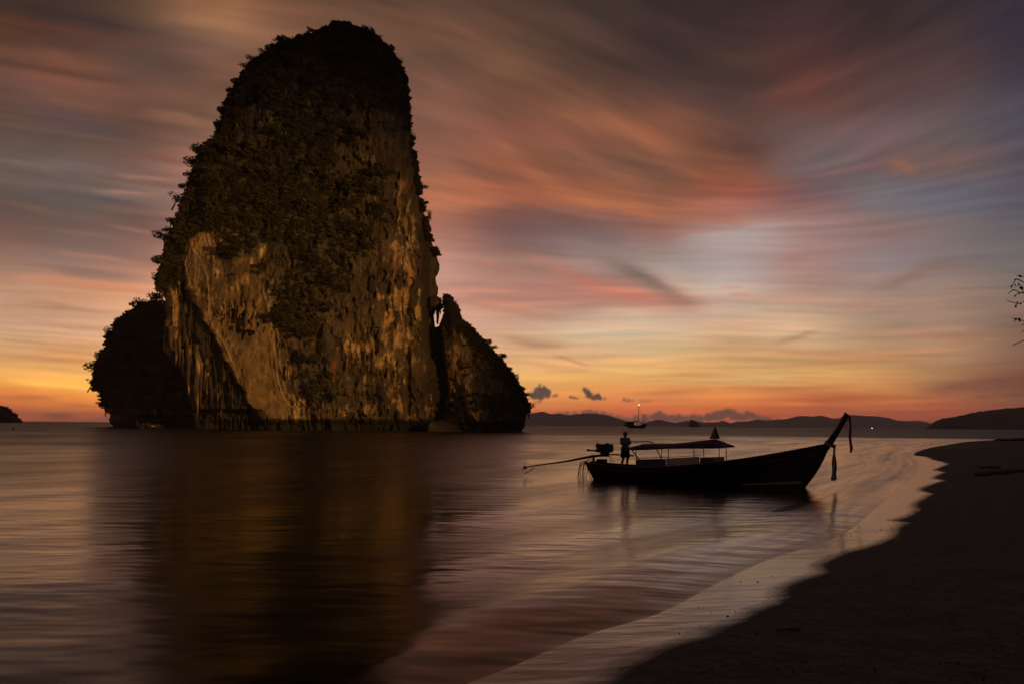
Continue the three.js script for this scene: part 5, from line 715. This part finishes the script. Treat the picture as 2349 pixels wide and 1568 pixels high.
// ------------------------------------------------------------------ on the beach
{ // bare tree at the right, only its outer twigs reach into view
  const D = 18, t = thing('bare_tree', 'bare tree at the right edge with a few last leaves on its twigs', 'tree'), base = at(2448, 900, D); const by = sandY(base.x, base.z); const L = (x, y, dz = 0) => { const p = at(x, y, D + dz); return [p.x, p.y, p.z]; };
  const trunk = [[base.x, by - .3, base.z], [base.x - .1, by + 1.6, base.z], [base.x + .1, by + 3.4, base.z + .1], L(2440, 620), L(2450, 520)];
  part('trunk', merge([tube(trunk.slice(0, 4), .1, 30, 10), tube(trunk.slice(2), .06, 20, 8)]), barkMat, t);
  const br = [[[2440, 640], [2400, 640], [2362, 636], [2347, 634], [2340, 631.5], [2334, 632.5]], [[2442, 690], [2400, 668], [2362, 655], [2349, 648], [2342, 643], [2335, 640.5], [2331, 639.5], [2327, 642]], [[2362, 655], [2334, 641], [2328, 646], [2325, 653], [2321, 656]], [[2440, 700], [2390, 684], [2360, 676], [2349, 671], [2346, 665], [2344, 657], [2341, 653], [2335, 656]], [[2390, 684], [2362, 676], [2349, 672], [2340, 670.5], [2330, 666], [2323, 663.5]], [[2340, 670.5], [2330, 666], [2320, 668], [2314, 674]], [[2362, 676], [2349, 673], [2340, 672], [2333, 675], [2330, 679]], [[2440, 720], [2400, 690], [2364, 688], [2349, 692], [2337, 696.5], [2325, 693.5], [2311, 690]], [[2337, 696.5], [2333, 699], [2331, 703]], [[2440, 770], [2390, 750], [2362, 740], [2349, 736.5], [2342, 733.5], [2332, 730], [2323, 732]], [[2362, 740], [2349, 744], [2345, 745.5]], [[2390, 750], [2349, 758], [2344, 761.5]], [[2440, 790], [2362, 775], [2349, 780], [2340, 785], [2330, 788], [2325, 791]], [[2442, 660], [2470, 620], [2500, 600], [2530, 560]], [[2446, 600], [2420, 560], [2400, 500]], [[2440, 700], [2480, 690], [2540, 640]]];
  br.forEach((b, i) => part('branch', tube(b.map(([x, y], k) => L(x, y, .25 * noise(k * .6 + i, i * 3))), i > 12 ? .03 : .0085, 26, 6), barkMat, t));
  const r = rng(3), leaf = (() => { const g = new THREE.SphereGeometry(.03, 8, 6).scale(1, .4, .75); return g; })();
  for (const [x, y, s] of [[2341, 634, 1.3], [2321, 657, 1.2], [2343, 660, 1.3], [2346, 662, 1.1], [2338, 651, .9], [2330, 654, .9], [2329, 679, 1.1], [2339, 673.5, .8], [2335, 693, .9], [2331, 703, 1.2], [2342, 697, .8], [2332, 700, .7], [2339, 733, 1.4], [2340, 736, 1.0], [2331, 733, 1.0], [2327, 737, .8]]) { const g = part('leaf', leaf, leafMat2, t), p = L(x, y); g.position.set(...p); g.rotation.set(r() * 3, r() * 3, r() * 3); g.scale.setScalar(s); }
}
{ // wrack lines, pebbles
  const r = rng(17), lump = new THREE.IcosahedronGeometry(1, 1); { const p = lump.attributes.position; for (let i = 0; i < p.count; i++) { const k = 1 + .6 * noise(p.getX(i) * 2.1 + 3, p.getY(i) * 2 + p.getZ(i) * 1.7); p.setXYZ(i, p.getX(i) * k, p.getY(i) * k * .5, p.getZ(i) * k); } lump.computeVertexNormals(); }
  const onSand = (px, py) => { let p = ground(px, py, .3); for (let i = 0; i < 6; i++) p = ground(px, py, sandY(p.x, p.z)); p.y = sandY(p.x, p.z); return p; };
  const wrack = (pts, n, size, label) => { const c = curve(pts), list = []; for (let i = 0; i < n; i++) { const px = lerp(pts[0][0], pts[pts.length - 1][0], Math.pow(r(), .8)), p = onSand(px, c(px) + (r() - .5) * 1.6), s = size * (.5 + r()); list.push(lump.clone().scale(s * 1.5, s * .8, s).rotateY(r() * 6).translate(p.x, p.y + s * .2, p.z)); } solo('seaweed_wrack', mergeGeometries(list), std(.035, .028, .02, .9), label, 'seaweed'); };
  wrack([[2246, 1090], [2262, 1087], [2290, 1085], [2320, 1082], [2380, 1078]], 120, .16, 'long dark line of washed-up seaweed at the right edge of the beach');
  wrack([[2252, 1073], [2268, 1071], [2288, 1073]], 26, .12, 'short dark patch of seaweed just beyond the long seaweed line'); wrack([[2280, 1010.5], [2310, 1009.5], [2349, 1009], [2380, 1009]], 60, .5, 'dark tufts of seaweed on the far crest of the beach');
  const stick = (px, py, len, a, label) => { const p = onSand(px, py); const t = thing('driftwood', label, 'driftwood'); t.position.copy(p); t.rotation.y = a; part('twig', tube([[-len / 2, .02, 0], [-len / 6, .035, .02], [len / 5, .025, -.02], [len / 2, .03, .03]], .014, 16, 6), barkMat, t); part('side_twig', rod([0, .03, 0], [len * .2, .05, len * .12], .008, .004, 5), barkMat, t); };
  stick(1806, 1688 - 240, .28, .2, 'small dark twig lying on the dry sand near the middle of the beach');
  const m = new THREE.Matrix4(), q = new THREE.Quaternion(), e = new THREE.Euler(), put = [];
  const add = (px, py, s) => { const p = onSand(px, py); put.push(m.clone().compose(new V3(p.x, p.y + s * .2, p.z), q.setFromEuler(e.set(r(), r() * 6, r())), new V3(s * (1 + r()), s * .7, s))); };
  for (let i = 0; i < 700; i++) { const t = r() + r() - 1, w = r() + r() + r() - 1.5; add(1640 + 110 * t + 60 * w, 1382 - 34 * t + 22 * w, .002 + .005 * r() * r()); }
  for (let i = 0; i < 260; i++) { const t = r() * 2 - 1, w = r() + r() - 1; add(1960 + 90 * t, 1222 - 10 * t + 8 * w, .005 + .008 * r() * r()); }
  for (let i = 0; i < 160; i++) { const t = r(); add(lerp(1500, 2080, t) + 60 * (r() - .5), lerp(1480, 1170, t) + 30 * (r() - .5), .004 + .008 * r() * r()); }
  for (let i = 0; i < 420; i++) { const px = lerp(1560, 2349, r()), py = lerp(1150, 1560, r()); add(px, py, .005 + .014 * r() * r()); }
  const peb = new THREE.InstancedMesh(lump, std(.04, .034, .028, .7), put.length); put.forEach((k, i) => peb.setMatrixAt(i, k)); peb.name = 'pebbles'; scene.add(peb); tag(peb, 'scattered small pebbles and shell bits on the wet and dry sand', 'pebbles', null, 'stuff');
}
scene.traverse((o) => { if (o.isMesh) { o.castShadow = true; o.receiveShadow = true; } });

renderer.render(scene, camera);
